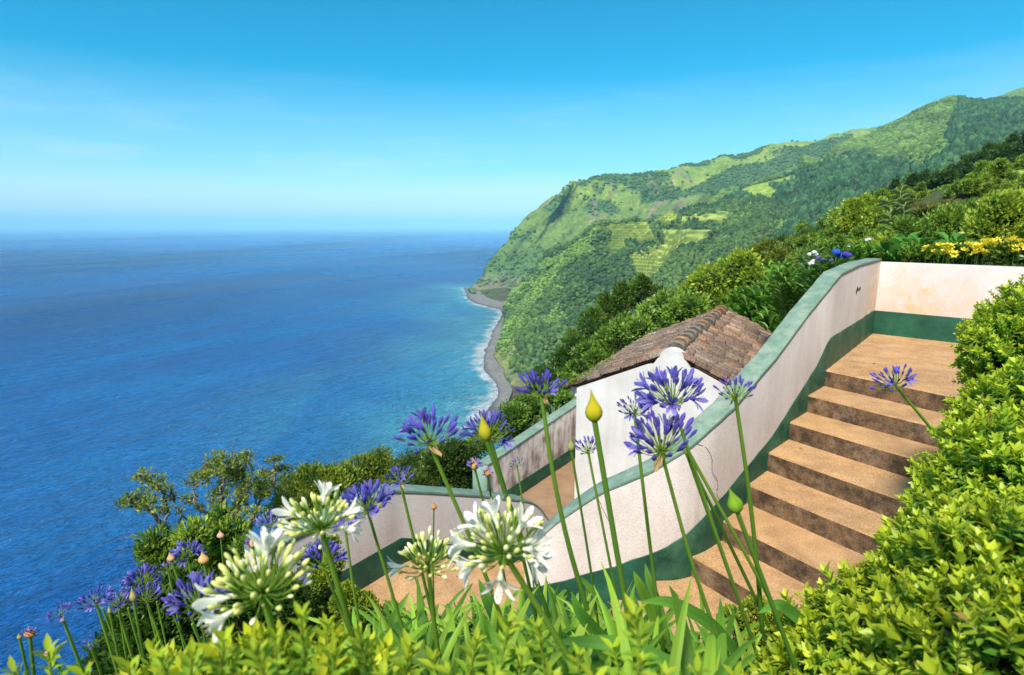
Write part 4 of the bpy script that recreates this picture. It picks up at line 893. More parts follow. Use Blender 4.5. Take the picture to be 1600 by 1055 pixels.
# filler bushes over the slope between belts
for i in range(72):
    px = rng.uniform(1180, 1660); d = rng.uniform(24, 85); g = gpos(px, d)
    X_, Y_, _d = project(g)
    if px > 1540 and 92 < d: continue
    place_tree([('wind', 9), ('round', 4), ('wind', 8)][i % 3], 'slope_bush', g, rng.uniform(.8, 1.5) * (.6 + d / 90), 'mid green bush filling the slope between the shelter belts', 'bush', 'bushes between the shelter belts', rz=rng.random() * 6)

# named single trees nearer by (each with its own crown)
def big_tree(name, label, cat, blobs, base, cols, ls, lw, per, seed, trunk_r=.09, gap=.36, corer=.66, core=(.02, .045, .012), group=None, template=LEAF_Q, up=.4, jit=.6, colfreq=1.2, shell=(.72, 1.08), tmat='leaf', limbn=8, squash=.85, lc=(.12, .09, .065)):
    base = np.array(base, float); e = empty(name, base, label, cat, group); bl = [(x - base[0], y - base[1], z - base[2], r) for x, y, z, r in blobs]
    b = MB(); crown_leaves(b, bl, per, ls, lw, *cols, seed, up=up, core=core, corer=corer, gap=gap, template=template, jit=jit, colfreq=colfreq, shell=shell, squash=squash); b.build('crown', [M[tmat], M['core']], e)
    r_ = np.random.default_rng(seed); t_ = MB(); c = np.mean([q[:3] for q in bl], 0)
    fork = c * .35; t_.tube(cr([(0, 0, -.3), fork * .5 + r_.normal(0, .03, 3), fork], 6), np.linspace(trunk_r, trunk_r * .6, 6), 7, lc)
    limbs(t_, fork, [q[:3] for q in bl[:limbn]], trunk_r * .55, r_, lc); t_.build('trunk', M['bark'], e); return e
def blobs_px(pts, d, rpx, spread=1.2, sub=3, seed=0):
    """clumps of a crown: outline pixels, a distance, size in pixels -> world balls"""
    r_ = np.random.default_rng(seed); out = []
    for (x, y, *rest) in pts:
        dd = d * (1 + r_.normal(0, .03)) + (rest[1] if len(rest) > 1 else 0); rp_ = rest[0] if rest else rpx
        c = atd(x, y, dd); r = rp_ / FPX * dd
        out.append((*c, r))
        for k in range(sub): o_ = r_.normal(0, 1, 3); o_ /= np.linalg.norm(o_); out.append((*(c + o_ * r * .7), r * r_.uniform(.45, .7)))
    return out
def gb(px, d, dz=0): g = gpos(px, d); g[2] += dz; return g
big_tree('leafy_tree', 'bright yellow-green leafy tree right behind the house ridge, tallest of the light trees', 'tree', blobs_px([(1150,425,28),(1110,440,26),(1185,450,26),(1135,470,34),(1085,462,24),(1180,490,24)], 17, 28, seed=1), gb(1140, 17, -.5), (LG, YG), .13, .06, 260, 21, .14)
big_tree('leafy_tree', 'light green feathery tree between the roof and the wooded headland', 'tree', blobs_px([(1040,475,22),(1070,490,30),(1015,495,22),(1000,515,22),(1050,520,26),(1105,505,24)], 15, 24, seed=2), gb(1040, 15, -.5), (LG, (.22, .34, .05)), .12, .045, 300, 22, .12)
big_tree('dark_round_tree', 'dark olive rounded tree left of the hydrangeas, above the light trees', 'tree', blobs_px([(1200,395,20),(1225,410,22),(1180,408,18),(1160,415,14),(1215,432,24)], 34, 20, seed=3), gb(1205, 34, -.5), ((.09, .13, .018), (.24, .29, .035)), .16, .09, 200, 23, .2)
big_tree('dark_round_tree', 'brownish dark tree at the lower edge of the valley wood, left of the light trees', 'tree', blobs_px([(1010,455,14),(985,470,14),(1030,462,12),(965,485,14),(945,505,14)], 42, 15, seed=31), gb(985, 42, -1), (DG, OL), .2, .12, 120, 24, .2)
big_tree('leafy_tree', 'soft green tree on the slope just below the left eave of the house roof', 'tree', blobs_px([(975,515,22),(945,535,20),(915,550,18),(960,550,22),(995,530,18),(900,575,14),(930,560,16)], 21, 20, seed=4), gb(940, 21, -.6), (MG, LG), .14, .06, 230, 25, .12)
big_tree('leafy_tree', 'pale yellow-green round tree standing alone under the windswept rows', 'tree', blobs_px([(1350,330,24),(1325,345,22),(1372,342,20),(1340,352,22)], 58, 22, seed=5), gb(1345, 58, -.5), (LG, YG), .28, .16, 60, 26, .2)
big_tree('bare_shrub', 'twiggy brownish shrub between the dark round tree and the hydrangeas', 'shrub', blobs_px([(1255,405,12),(1270,395,12),(1280,412,12)], 20, 12, seed=6), gb(1265, 20, -.3), ((.14, .12, .05), (.16, .18, .05)), .06, .03, 260, 27, .05, corer=.3, limbn=20, lc=(.22, .18, .13))
big_tree('leafy_shrub', 'mid green leafy shrub mass on the slope right of the roof, under the ginger plants', 'shrub', blobs_px([(1230,470,30),(1200,490,22),(1265,445,20),(1240,500,26),(1290,430,16)], 16, 26, seed=7), gb(1225, 16, -.5), (MG, LG), .12, .035, 420, 28, .08, up=.8)
for i, (px, py, r_, d_, cols_, lb) in enumerate([(1420,372,30,13,(MG,LG),'bushy green shrub behind the parapet, under the striped grass blades'),(1475,362,34,14,(LG,(.2,.3,.04)),'bright green shrub behind the parapet, below the clipped hedge'),(1545,345,34,15,(MG,LG),'grey green shrub behind the yellow lilies, under the right end of the hedge'),(1600,335,40,12,(LG,YG),'yellow-green shrub at the right edge above the yellow lilies'),(1385,388,22,11,(LG,YG),'low light green shrub right of the blue hydrangea'),(1660,350,50,11,(LG,YG),'yellow-green shrub beyond the right edge')][:5]):
    big_tree('garden_shrub', lb, 'shrub', blobs_px([(px, py, r_ * .8), (px - r_, py + 12, r_ * .7), (px + r_, py + 8, r_ * .7)], d_, r_, seed=40 + i), gb(px, d_, -.2), cols_, .075, .035, 620, 50 + i, .05, up=.7)
# clipped hedge
he = empty('clipped_hedge', gb(1490, 26), 'long clipped hedge with a flat reddish top on the slope behind the parapet', 'hedge'); hb = MB(); k = 30000
A_, B_ = atd(1418, 330, 30), atd(1565, 318, 23); r_ = np.random.default_rng(3); t = r_.random(k); hgt = 1.5; wdt = 1.1
zz = r_.random(k) ** .6; yy = r_.uniform(-.5, .5, k); face = r_.random(k) < .55; yy = np.where(face, -.5, yy); zz = np.where(face, zz, 1.0)
ln = (B_ - A_); lat = unit(np.array([-ln[1], ln[0], 0])); lat = lat if lat[1] > 0 else -lat
pos = A_ + t[:, None] * ln + lat * (yy * wdt)[:, None] + np.array([0, 0, 1]) * ((zz - 1) * hgt)[:, None]; pos += r_.normal(0, .05, pos.shape) + (fbm(pos, 3, 5)[:, None] - .5) * .5
dr = unit(r_.normal(0, .7, pos.shape) + np.where(face[:, None], -lat + [0, 0, .4], [0, 0, 1.3])); X, Y_, Z_ = frames(dr, r_.normal(0, 1, pos.shape))
mtop = (zz > .93)[:, None]; cc = np.where(mtop, np.array([.17, .17, .03]), np.array([.045, .085, .015])) * r_.uniform(.6, 1.4, (k, 1))
hb.inst(*LEAF_Q, off(pos, he.location), X, Y_, Z_, .07, .12, .1, cc)
Vb = [A_ + lat * s_1 * .34 * wdt + np.array([0, 0, z]) for s_1 in (-1, 1) for z in (-hgt * 1.3, -.25)] + [B_ + lat * s_1 * .34 * wdt + np.array([0, 0, z]) for s_1 in (-1, 1) for z in (-hgt * 1.3, -.25)]
hb.add(off(Vb, he.location), [[0, 1, 5, 4], [2, 6, 7, 3], [1, 3, 7, 5], [0, 2, 3, 1], [4, 5, 7, 6]], (.02, .035, .01), 1); hb.build('clipped_foliage', [M['leaf'], M['core']], he)  # added dark box inside the leaves stands for the hedge's inner shade
# yellow lilies along the parapet
lil = []
for i in range(130):
    px = rng.uniform(1440, 1680); py = 401 - rng.random() ** 1.1 * np.interp(px, [1440, 1520, 1680], [12, 20, 34]); lil.append((px, py, rng.uniform(9.5, 10.3)))
def lily_mesh(seed):
    r_ = np.random.default_rng(seed); b = MB(); b.tube([(0, 0, -.55), (.02, 0, -.2), (0, 0, 0)], [.005, .004, .003], 5, (.08, .2, .03))
    for j in range(3):
        ax = unit(np.array([r_.normal(0, .6), r_.normal(0, .6), 1.0])); X, Y_, Z_ = frames(ax[None], r_.normal(0, 1, (1, 3)))
        for a in range(6):
            th = a * math.pi / 3; d = unit(ax * .6 + X[0] * math.cos(th) + Z_[0] * math.sin(th))[None]; x_, y_, z_ = frames(d, ax[None]); x_ = unit(np.cross(d, ax[None]))
            b.inst(*LEAF_N, (ax * .02)[None] + np.array([[0, 0, 0.01 * j]]), x_, d, np.cross(x_, d), .035, .07, .07, np.array([[.90, .78, .07]]) * r_.uniform(.8, 1.1), 1)
    return b
lm = []
for s_1 in range(4):
    b = MB(); bb = lily_mesh(s_1); o = bb.build('flower', [M['leaf'], M['petal']], None); COL.objects.unlink(o); lm.append(o.data)
for i, (px, py, d) in enumerate(lil):
    p = atd(px, py, d); e = empty('yellow_lily', (p[0], p[1], p[2] - .55), 'yellow lily in the flower bed along the back of the white parapet', 'flower', 'yellow lilies behind the parapet'); e.rotation_euler = (0, 0, rng.random() * 6)
    o = bpy.data.objects.new('flower', lm[i % 4]); COL.objects.link(o); o.parent = e; o.location = (0, 0, .55); e.scale = (.85,) * 3; o.location = (0, 0, .55 / .85)
big_tree('lily_leaves', 'low band of green leaves under the yellow lilies along the parapet', 'foliage', blobs_px([(x, 400, 13) for x in range(1430, 1690, 18)], 10.2, 14, sub=2, seed=9), gb(1560, 10.3), (MG, LG), .09, .025, 1100, 61, .01, up=.9, corer=.6)
# ginger plants with long leaves on arching stems
def ginger(p, h, n_st, seed, label, L_=.26, W_l=.055, cols=((.08, .20, .025), (.16, .32, .035)), group='ginger plants outside the stair wall', lean=.35):
    e = empty('ginger_plant', p, label, 'plant', group); r_ = np.random.default_rng(seed); b = MB(); st_ = MB()
    for i in range(n_st):
        a = r_.random() * 6.28; base = np.array([math.cos(a), math.sin(a), 0]) * r_.uniform(0, .25); tip = base + np.array([math.cos(a) * lean * r_.uniform(.4, 1.4), math.sin(a) * lean * r_.uniform(.4, 1.4), h * r_.uniform(.75, 1.1)])
        P_ = cr([base, base * .6 + tip * .4 + [0, 0, h * .12], tip], 10); st_.tube(P_, np.linspace(.009, .003, 10), 5, (.10, .20, .03)); side = unit(np.cross(tip - base, [0, 0, 1.0]))
        for k in range(3, 10):
            for q in (-1, 1):
                d = unit(side * q + np.array([0, 0, .30]) + unit(tip - base) * .5 + r_.normal(0, .15, 3)); x_, y_, z_ = frames(d[None], np.array([[0, 0, 1.0]])); z_ = unit(np.cross(x_, y_)); x_ = unit(np.cross(d[None], np.array([[0, 0, 1.]])))
                m_ = r_.random(); s_1 = r_.uniform(.7, 1.15)
                b.inst(LEAF_N[0] * [1, 1, 2.2], LEAF_N[1], P_[k][None], x_, d[None], np.cross(x_, d[None]), W_l * s_1, L_ * s_1, L_ * s_1, (np.array([cols[0]]) * (1 - m_) + np.array([cols[1]]) * m_) * r_.uniform(.8, 1.2))
    b.build('leaves', M['leaf'], e); st_.build('stems', M['leaf'], e)
gl = [(1178,492,14.6),(1205,478,14.2),(1240,455,10.6),(1215,505,13.6),(1162,486,15),(1248,428,10.8),(1228,492,13.2),(1265,436,10.2),(1190,462,15.5),(1225,440,14.6),(1222,520,13.2),(1210,455,14),(1175,470,15.6)]
for i, (px, py, d) in enumerate(gl):
    p = atd(px, py, d); hh = .7 if d < 12 else 1.0; ginger((p[0], p[1], p[2] - hh * .9), hh, 14, 200 + i, 'long-leaved ginger plant, %s, %s of the roof corner' % (['at the ridge end', 'just behind', 'between the wall and shrubs', 'touching the eave', 'above the ridge', 'under the hydrangeas', 'beside the eave', 'outside the wall knee', 'high behind', 'midway up', 'lowest, next', 'in the middle', 'farthest back'][i], 'left' if px < 1200 else 'right'), .26 * hh / .7, .055 * hh / .7)
for i, (px, py, d, lb) in enumerate([(1330,392,10.6,'dense green perennial right behind the wall corner, beside the blue hydrangea'),(1300,398,10.4,'dense green perennial behind the wall knee, left of the blue hydrangea'),(1400,390,10.8,'narrow-leaved plant behind the parapet, left of the broad glossy leaves')]):
    p = atd(px, py, d); ginger((p[0], p[1], p[2] - .55), .6, 22, 240 + i, lb, .17, .04, group=None)
for i, (px, py, d) in enumerate([(1450,385,10.2)]):
    p = atd(px, py, d); ginger((p[0], p[1], p[2] - .45), .5, 9, 250 + i, 'clump of broad glossy leaves behind the parapet, left of the yellow lilies', .30, .13, ((.06, .20, .03), (.13, .34, .05)), group=None, lean=.3)
# tall reed blades
e = empty('giant_reed', gb(1408, 24), 'tall pale reed with striped drooping blades standing above the shrubs', 'reed'); b = MB()
for (x0, y0, x1, y1) in ((1408,372,1407,300),(1395,372,1390,322),(1415,372,1412,320)):
    P_ = cr([atd(x0, y0, 20), atd((x0 + x1) / 2 - 1, (y0 + y1) / 2, 20), atd(x1, y1, 20)], 12); b.tube(off(P_, e.location), np.linspace(.025, .01, 12), 5, (.30, .36, .16))
    for k in range(3, 12):
        d = unit(np.array([rng.choice([-1, 1]) * .9, rng.normal(0, .3), .5])); x_ = unit(np.cross(d[None], [[0, 0, 1.]])); b.inst(LEAF_N[0] * [1, 1, 4], LEAF_N[1], off(P_[k][None], e.location), x_, d[None], np.cross(x_, d[None]), .045, .42, .42, np.array([[.30, .40, .14]]))
b.build('blades', M['leaf'], e)
# hydrangeas
def hydrangea(px, py, d, rad, c1, c2, label, seed):
    p = atd(px, py, d); e = empty('hydrangea', (p[0], p[1], p[2] - .5), label, 'hydrangea'); r_ = np.random.default_rng(seed); b = MB()
    for q in range(3):
        off_ = r_.normal(0, rad * .7, 3) * [1, 1, .4]; k = 260; dr = unit(r_.normal(0, 1, (k, 3)) + [0, 0, .3]); ps = dr * rad * .7 * [1, 1, .75] + [0, 0, .5] + off_; m_ = r_.random((k, 1)); x_, y_, z_ = frames(unit(np.cross(dr, r_.normal(0, 1, (k, 3)))), dr)
        b.inst(*LEAF_Q, ps - y_ * .012, x_, y_, z_, .022, .026, .02, np.array(c1) * (1 - m_) + np.array(c2) * m_)
    b.build('flower_head', M['petal'], e); b = MB(); k = 60; a = r_.random(k) * 6.28; ps = np.c_[np.cos(a), np.sin(a), a * 0] * r_.uniform(.03, .16, (k, 1)) + np.c_[a * 0, a * 0, r_.uniform(.1, .46, k)]
    dr = unit(np.c_[np.cos(a), np.sin(a), r_.uniform(.1, .9, k)]); x_, y_, z_ = frames(dr, np.tile([0, 0, 1.], (k, 1))); b.inst(*LEAF_N, ps, x_, y_, z_, .07, .12, .12, np.array([.09, .21, .03]) * r_.uniform(.7, 1.4, (k, 1))); b.build('leaves', M['leaf'], e)
    b = MB(); b.tube([(0, 0, -.1), (0, 0, .25), (0, 0, .48)], .008, 5, (.1, .12, .05)); b.build('stem', M['bark'], e)
hydrangea(1307, 396, 9.0, .085, (.010, .05, .50), (.06, .20, .75), 'deep blue hydrangea with the largest flower head, above the wall knee', 1)
hydrangea(1324, 398, 9.1, .06, (.06, .03, .42), (.14, .10, .60), 'violet blue hydrangea, right beside the deep blue one', 2)
hydrangea(1284, 407, 8.9, .05, (.09, .06, .25), (.20, .16, .42), 'faded dull violet hydrangea, lower left of the deep blue one', 3)
hydrangea(1274, 397, 9.4, .05, (.75, .75, .68), (.8, .8, .78), 'white hydrangea at upper left of the hydrangea group', 4)
hydrangea(1268, 412, 9.0, .06, (.70, .72, .65), (.8, .8, .76), 'white hydrangea at the lower left end of the hydrangea group', 5)
hydrangea(1358, 375, 11.5, .055, (.75, .75, .70), (.8, .8, .78), 'small white hydrangea alone, above and right of the blue one', 6)
hydrangea(1326, 386, 11.0, .045, (.75, .72, .70), (.8, .8, .78), 'small white hydrangea just above the violet blue one', 7)

# ------------------------------------------------------------------ the cliff-edge trees on the left
def branch_tree(label, segs, clumps, d, seed, cols=((.10, .15, .018), (.34, .40, .05)), ls=.060, per=650, corer=.30, dens=1.0, name='cliff_tree'):
    """segs: pixel polylines of limbs with radii in pixels; clumps: (px, py, rpx)"""
    base = atd(*segs[0][0][0], d); e = empty(name, base, label, 'tree'); r_ = np.random.default_rng(seed); t_ = MB()
    for pl_, r0, r1 in segs:
        k = len(pl_) * 6; dd = d + r_.normal(0, .25, len(pl_)); dd[0] = d; P_ = cr([atd(x, y, q) for (x, y), q in zip(pl_, dd)], k); P_[1:] += r_.normal(0, .012, (k - 1, 3)); t_.tube(off(P_, base), np.linspace(r0, r1, k) / FPX * d, 6, (.17, .14, .10))
    bl = []
    for (x, y, r) in clumps:
        q = d + r_.normal(0, .45); c = atd(x, y, q) - base; R_ = r / FPX * d; bl.append((*c, R_ * .62))
        for k in range(4): o_ = unit(r_.normal(0, 1, 3)) * [1, 1, .6]; bl.append((*(c + o_ * R_ * .85), R_ * r_.uniform(.30, .50)))
        j = segs[r_.integers(len(segs))][0]; near_ = min((p_ for s_1 in segs for p_ in s_1[0]), key=lambda p_: (p_[0] - x) ** 2 + (p_[1] - y) ** 2)
        P_ = cr([atd(*near_, d), atd((near_[0] + x) / 2, (near_[1] + y) / 2 + 4, d), c + base], 8); t_.tube(off(P_, base), np.linspace(1.3, .5, 8) / FPX * d, 5, (.15, .12, .09))
        for k in range(5):
            tip = c + base + r_.normal(0, .6, 3) * R_; P2 = cr([c + base, (c + base + tip) / 2 + r_.normal(0, .03, 3), tip], 5); t_.tube(off(P2, base), np.linspace(.7, .3, 5) / FPX * d, 4, (.15, .12, .09))
    b = MB(); crown_leaves(b, bl, per * dens, ls, ls * .42, *cols, seed, up=.7, core=(.03, .045, .012), corer=corer, gap=.46, gfreq=1.2, jit=.7, colfreq=2, squash=.7)
    b.build('crown', [M['leaf'], M['core']], e); t_.build('trunk', M['bark'], e); return e
branch_tree('small open cliff tree with bare crooked branches, farthest left over the sea', [([(262,850),(255,822),(235,800),(215,785),(200,780)], 3.5, 1.2), ([(257,828),(262,800),(256,775),(245,755)], 2.2, 1), ([(283,832),(280,800),(270,775),(264,765)], 2.0, .9), ([(262,845),(235,835),(205,838),(190,845)], 1.3, .5), ([(262,848),(230,858),(200,855),(180,862)], 1.2, .4)],
    [(235,752,17),(220,745,12),(250,760,12),(205,782,15),(222,788,14),(240,785,15),(250,800,11),(265,765,9),(268,780,7),(282,800,6),(190,786,8),(300,812,6)], 9.5, 301, per=700)
branch_tree('big spreading cliff tree with rounded tufts and pale limbs, tallest of the left trees', [([(385,850),(378,825),(365,805),(350,790),(345,775)], 5, 2), ([(380,830),(372,800),(375,770),(380,745)], 3.4, 1.4), ([(385,840),(395,805),(408,780),(405,760)], 3, 1.3), ([(365,812),(340,812),(318,800),(306,785),(302,765)], 2.4, 1), ([(352,792),(345,770),(350,750)], 3, 1.2), ([(392,830),(400,800),(398,770)], 2.2, 1)],
    [(355,722,24),(335,735,22),(380,735,24),(315,745,17),(300,755,10),(400,748,22),(360,750,22),(385,765,22),(410,765,17),(345,770,16),(335,785,12),(375,790,16),(395,800,14),(300,780,12),(310,795,8),(360,805,10)], 10.5, 302, per=700)
branch_tree('slim cliff tree with feathery tufts, right of the big spreading one', [([(428,810),(432,780),(428,760),(430,740)], 2.6, 1), ([(430,790),(440,765),(445,745)], 1.8, .8)],
    [(428,718,14),(438,735,15),(420,742,14),(445,748,10),(425,760,14),(440,765,10),(415,775,12),(388,712,11)], 11.5, 303, per=700)
# dense dark bushes behind the low wall
DB = ((.03, .06, .010), (.14, .19, .025)); DB2 = ((.07, .13, .017), (.28, .36, .04))
big_tree('cliff_bush', 'dark olive dome-shaped bush behind the pale flowers, left of the low white wall', 'bush', blobs_px([(490,752,30),(460,775,28),(520,765,30),(480,800,34),(440,800,22),(530,800,26),(545,745,20)], 11, 28, seed=11), gb(490, 11, -1), DB2, .075, .03, 700, 71, .08, up=.8, gap=.3)
big_tree('cliff_bush', 'olive green bush with a rounded top behind the bend of the low white wall', 'bush', blobs_px([(560,735,26),(595,730,24),(575,760,26),(540,760,20),(620,745,20),(600,770,22)], 13, 24, seed=12), gb(575, 13, -1.5), DB2, .08, .03, 600, 72, .08, up=.8, gap=.3)
big_tree('cliff_bush', 'very dark dense bush right behind the low wall, under the blue flower heads', 'bush', blobs_px([(650,735,34),(690,725,34),(720,715,28),(670,760,34),(710,750,34),(735,745,24),(645,765,28)], 10.5, 30, seed=13), gb(690, 10.5, -1.5), ((.03, .065, .012), (.12, .19, .028)), .06, .03, 900, 73, .08, up=.6, gap=.26)
big_tree('cliff_bush', 'bright green shrub growing outside the stained wall, left of the house corner', 'bush', blobs_px([(800,650,24),(830,640,24),(770,675,22),(865,620,20),(745,700,20),(890,598,16),(815,675,20),(880,625,14),(740,730,16)], 13.5, 22, seed=14), gb(820, 13.5, -1.5), (MG, (.20, .33, .03)), .09, .04, 480, 74, .08, up=.6, gap=.3)
big_tree('cliff_bush', 'dark green bush farther down the slope beside the beach, left of the house roof', 'bush', blobs_px([(850,590,20),(880,565,20),(905,540,18),(840,620,18),(870,600,22),(925,515,16),(815,640,16)], 24, 20, seed=15), gb(870, 24, -1.5), (DG, MG), .14, .07, 230, 75, .1, up=.5, gap=.3)
big_tree('cliff_bush', 'dark bush on the slope under the light trees, just left of the roof corner', 'bush', blobs_px([(925,500,18),(950,480,18),(975,462,16),(900,530,16),(940,520,18),(1000,445,14)], 34, 18, seed=16), gb(940, 34, -2), ((.05, .11, .018), (.14, .24, .03)), .2, .1, 130, 76, .15, up=.5, gap=.3)
# shrubs below the flowers, lower left
SH = ((.03, .075, .012), (.11, .21, .025)); SH2 = ((.07, .16, .018), (.30, .42, .04))
big_tree('flowering_shrub', 'leafy shrub with glossy bright tips, in front of the cliff trees', 'shrub', blobs_px([(245,850,22),(275,862,26),(300,835,22),(330,860,28),(360,835,26),(345,805,16),(250,890,26),(300,890,30),(350,890,30),(385,860,20),(230,870,12)], 5.2, 26, seed=17), gb(300, 5.2, -.4), SH2, .055, .020, 1500, 77, .03, up=.7, gap=.3)
big_tree('flowering_shrub', 'deep green shrub under the leftmost blue flowers', 'shrub', blobs_px([(230,940,30),(275,930,34),(200,985,30),(250,985,40),(310,960,40),(180,1030,34),(240,1035,40),(300,1030,40)], 4.0, 34, seed=18), gb(250, 4, -.4), SH, .05, .022, 2200, 78, .03, up=.6, gap=.28)
big_tree('flowering_shrub', 'dark thicket between the leftmost shrub and the low boxwood, behind the white flowers', 'shrub', blobs_px([(360,940,40),(420,930,40),(470,930,34),(370,1000,40),(440,1000,44),(500,985,36),(330,1050,44),(510,900,20),(490,870,18)], 3.6, 38, seed=19), gb(420, 3.6, -.4), SH, .045, .020, 2400, 79, .03, up=.6, gap=.28)
# little boxwood hedges along the stair edge
def boxwood(label, pts, d, seed, cols=((.10, .20, .018), (.36, .42, .03)), ls=.016, per=16000, name='boxwood_hedge'):
    c = np.mean([p_[0] for p_ in pts]); big_tree(name, label, 'hedge', blobs_px(pts, d, 20, sub=4, seed=seed), gb(c, d, -.2), cols, ls, ls * .6, per, seed, .012, up=.9, gap=.22, core=(.02, .045, .008), colfreq=8, squash=.9, corer=.74)
boxwood('small-leaved low boxwood hedge edging the pale lower steps at the left', [(500,905,18),(520,880,16),(515,850,12),(540,935,22),(570,955,22),(610,965,22),(650,978,20),(560,985,28),(620,1000,24),(510,950,26)], 3.3, 81)
boxwood('tiny boxwood patch below the end of the tall white wall', [(700,985,16),(740,990,14),(870,985,18),(910,985,18),(840,1000,20)], 2.9, 82)
boxwood('yellow-green boxwood tuft at the foot of the main flight, left of the big hedge', [(1150,965,16),(1180,950,18),(1210,975,22),(1165,985,20),(1240,985,26),(1195,1000,24)], 2.7, 83)
# ------------------------------------------------------------------ agapanthus: stalk, umbel of stalked buds and open flowers, papery spathe
CREAM, WHITE_, VIOL, VIOL2, GRN, PALEG = (.72,.74,.26), (.96,.92,.82), (.085,.070,.36), (.22,.19,.56), (.10,.24,.025), (.30,.42,.07)
def bud_verts(n=7):
    prof = [(0, .10), (.12, .22), (.35, .34), (.62, .50), (.84, .40), (.96, .20), (1.0, .03)]
    V = [[r * math.cos(2 * math.pi * j / n), y, r * math.sin(2 * math.pi * j / n)] for y, r in prof for j in range(n)]
    F = [[i * n + j, i * n + (j + 1) % n, (i + 1) * n + (j + 1) % n, (i + 1) * n + j] for i in range(len(prof) - 1) for j in range(n)]
    return np.array(V), np.array(F)
BUD = bud_verts(); BUDY = BUD[0][:, 1]
def open_flower(b, p, ax, size, c0, c1, r_, narrow=1.0, wide=.9):
    """six spreading petals from a short tube, plus stamens"""
    ax = unit(ax); X, _, Z = frames(ax[None], r_.normal(0, 1, (1, 3))); X, Z = X[0], Z[0]
    b.tube([p, p + ax * size * .18, p + ax * size * .38], [size * .05, size * .075, size * .13], 7, c0, cap=False)
    for a in range(6):
        th = a * math.pi / 3 + r_.normal(0, .08); rad = X * math.cos(th) + Z * math.sin(th); tang = unit(np.cross(ax, rad)); wd_ = size * (.100 if narrow == 1.0 else .105) * narrow * (1.15 if a % 2 else .9)
        op = wide * r_.uniform(.8, 1.15); rows = []
        for t, wf in ((0, .45), (.25, .8), (.5, 1.12), (.72, 1.05), (.9, .62), (1, .12)):
            out = size * (.10 + op * .52 * t ** 1.25); up_ = size * (.30 + .66 * t - .20 * op * t * t)
            c = p + ax * up_ + rad * out; rows.append([c - tang * wd_ * wf + ax * size * .02, c - ax * size * .012, c + tang * wd_ * wf + ax * size * .02])
        k = np.array([[c0, c0, c0], [c1, c0, c1], [c1, np.array(c1) * .86, c1], [c1, np.array(c1) * .9, c1], [c1, c1, c1], [c1, c1, c1]], float)
        b.grid(np.array(rows), k)
    for a in range(5):
        th = a * 1.256 + .3; rad = X * math.cos(th) + Z * math.sin(th); e_ = p + ax * size * .85 + rad * size * .16
        b.tube(cr([p + ax * size * .3, p + ax * size * .6 + rad * size * .06, e_], 5), size * .009, 3, np.array(c1) * .9); b.box(e_, (size * .03, size * .02, size * .03), (.25, .2, .08))
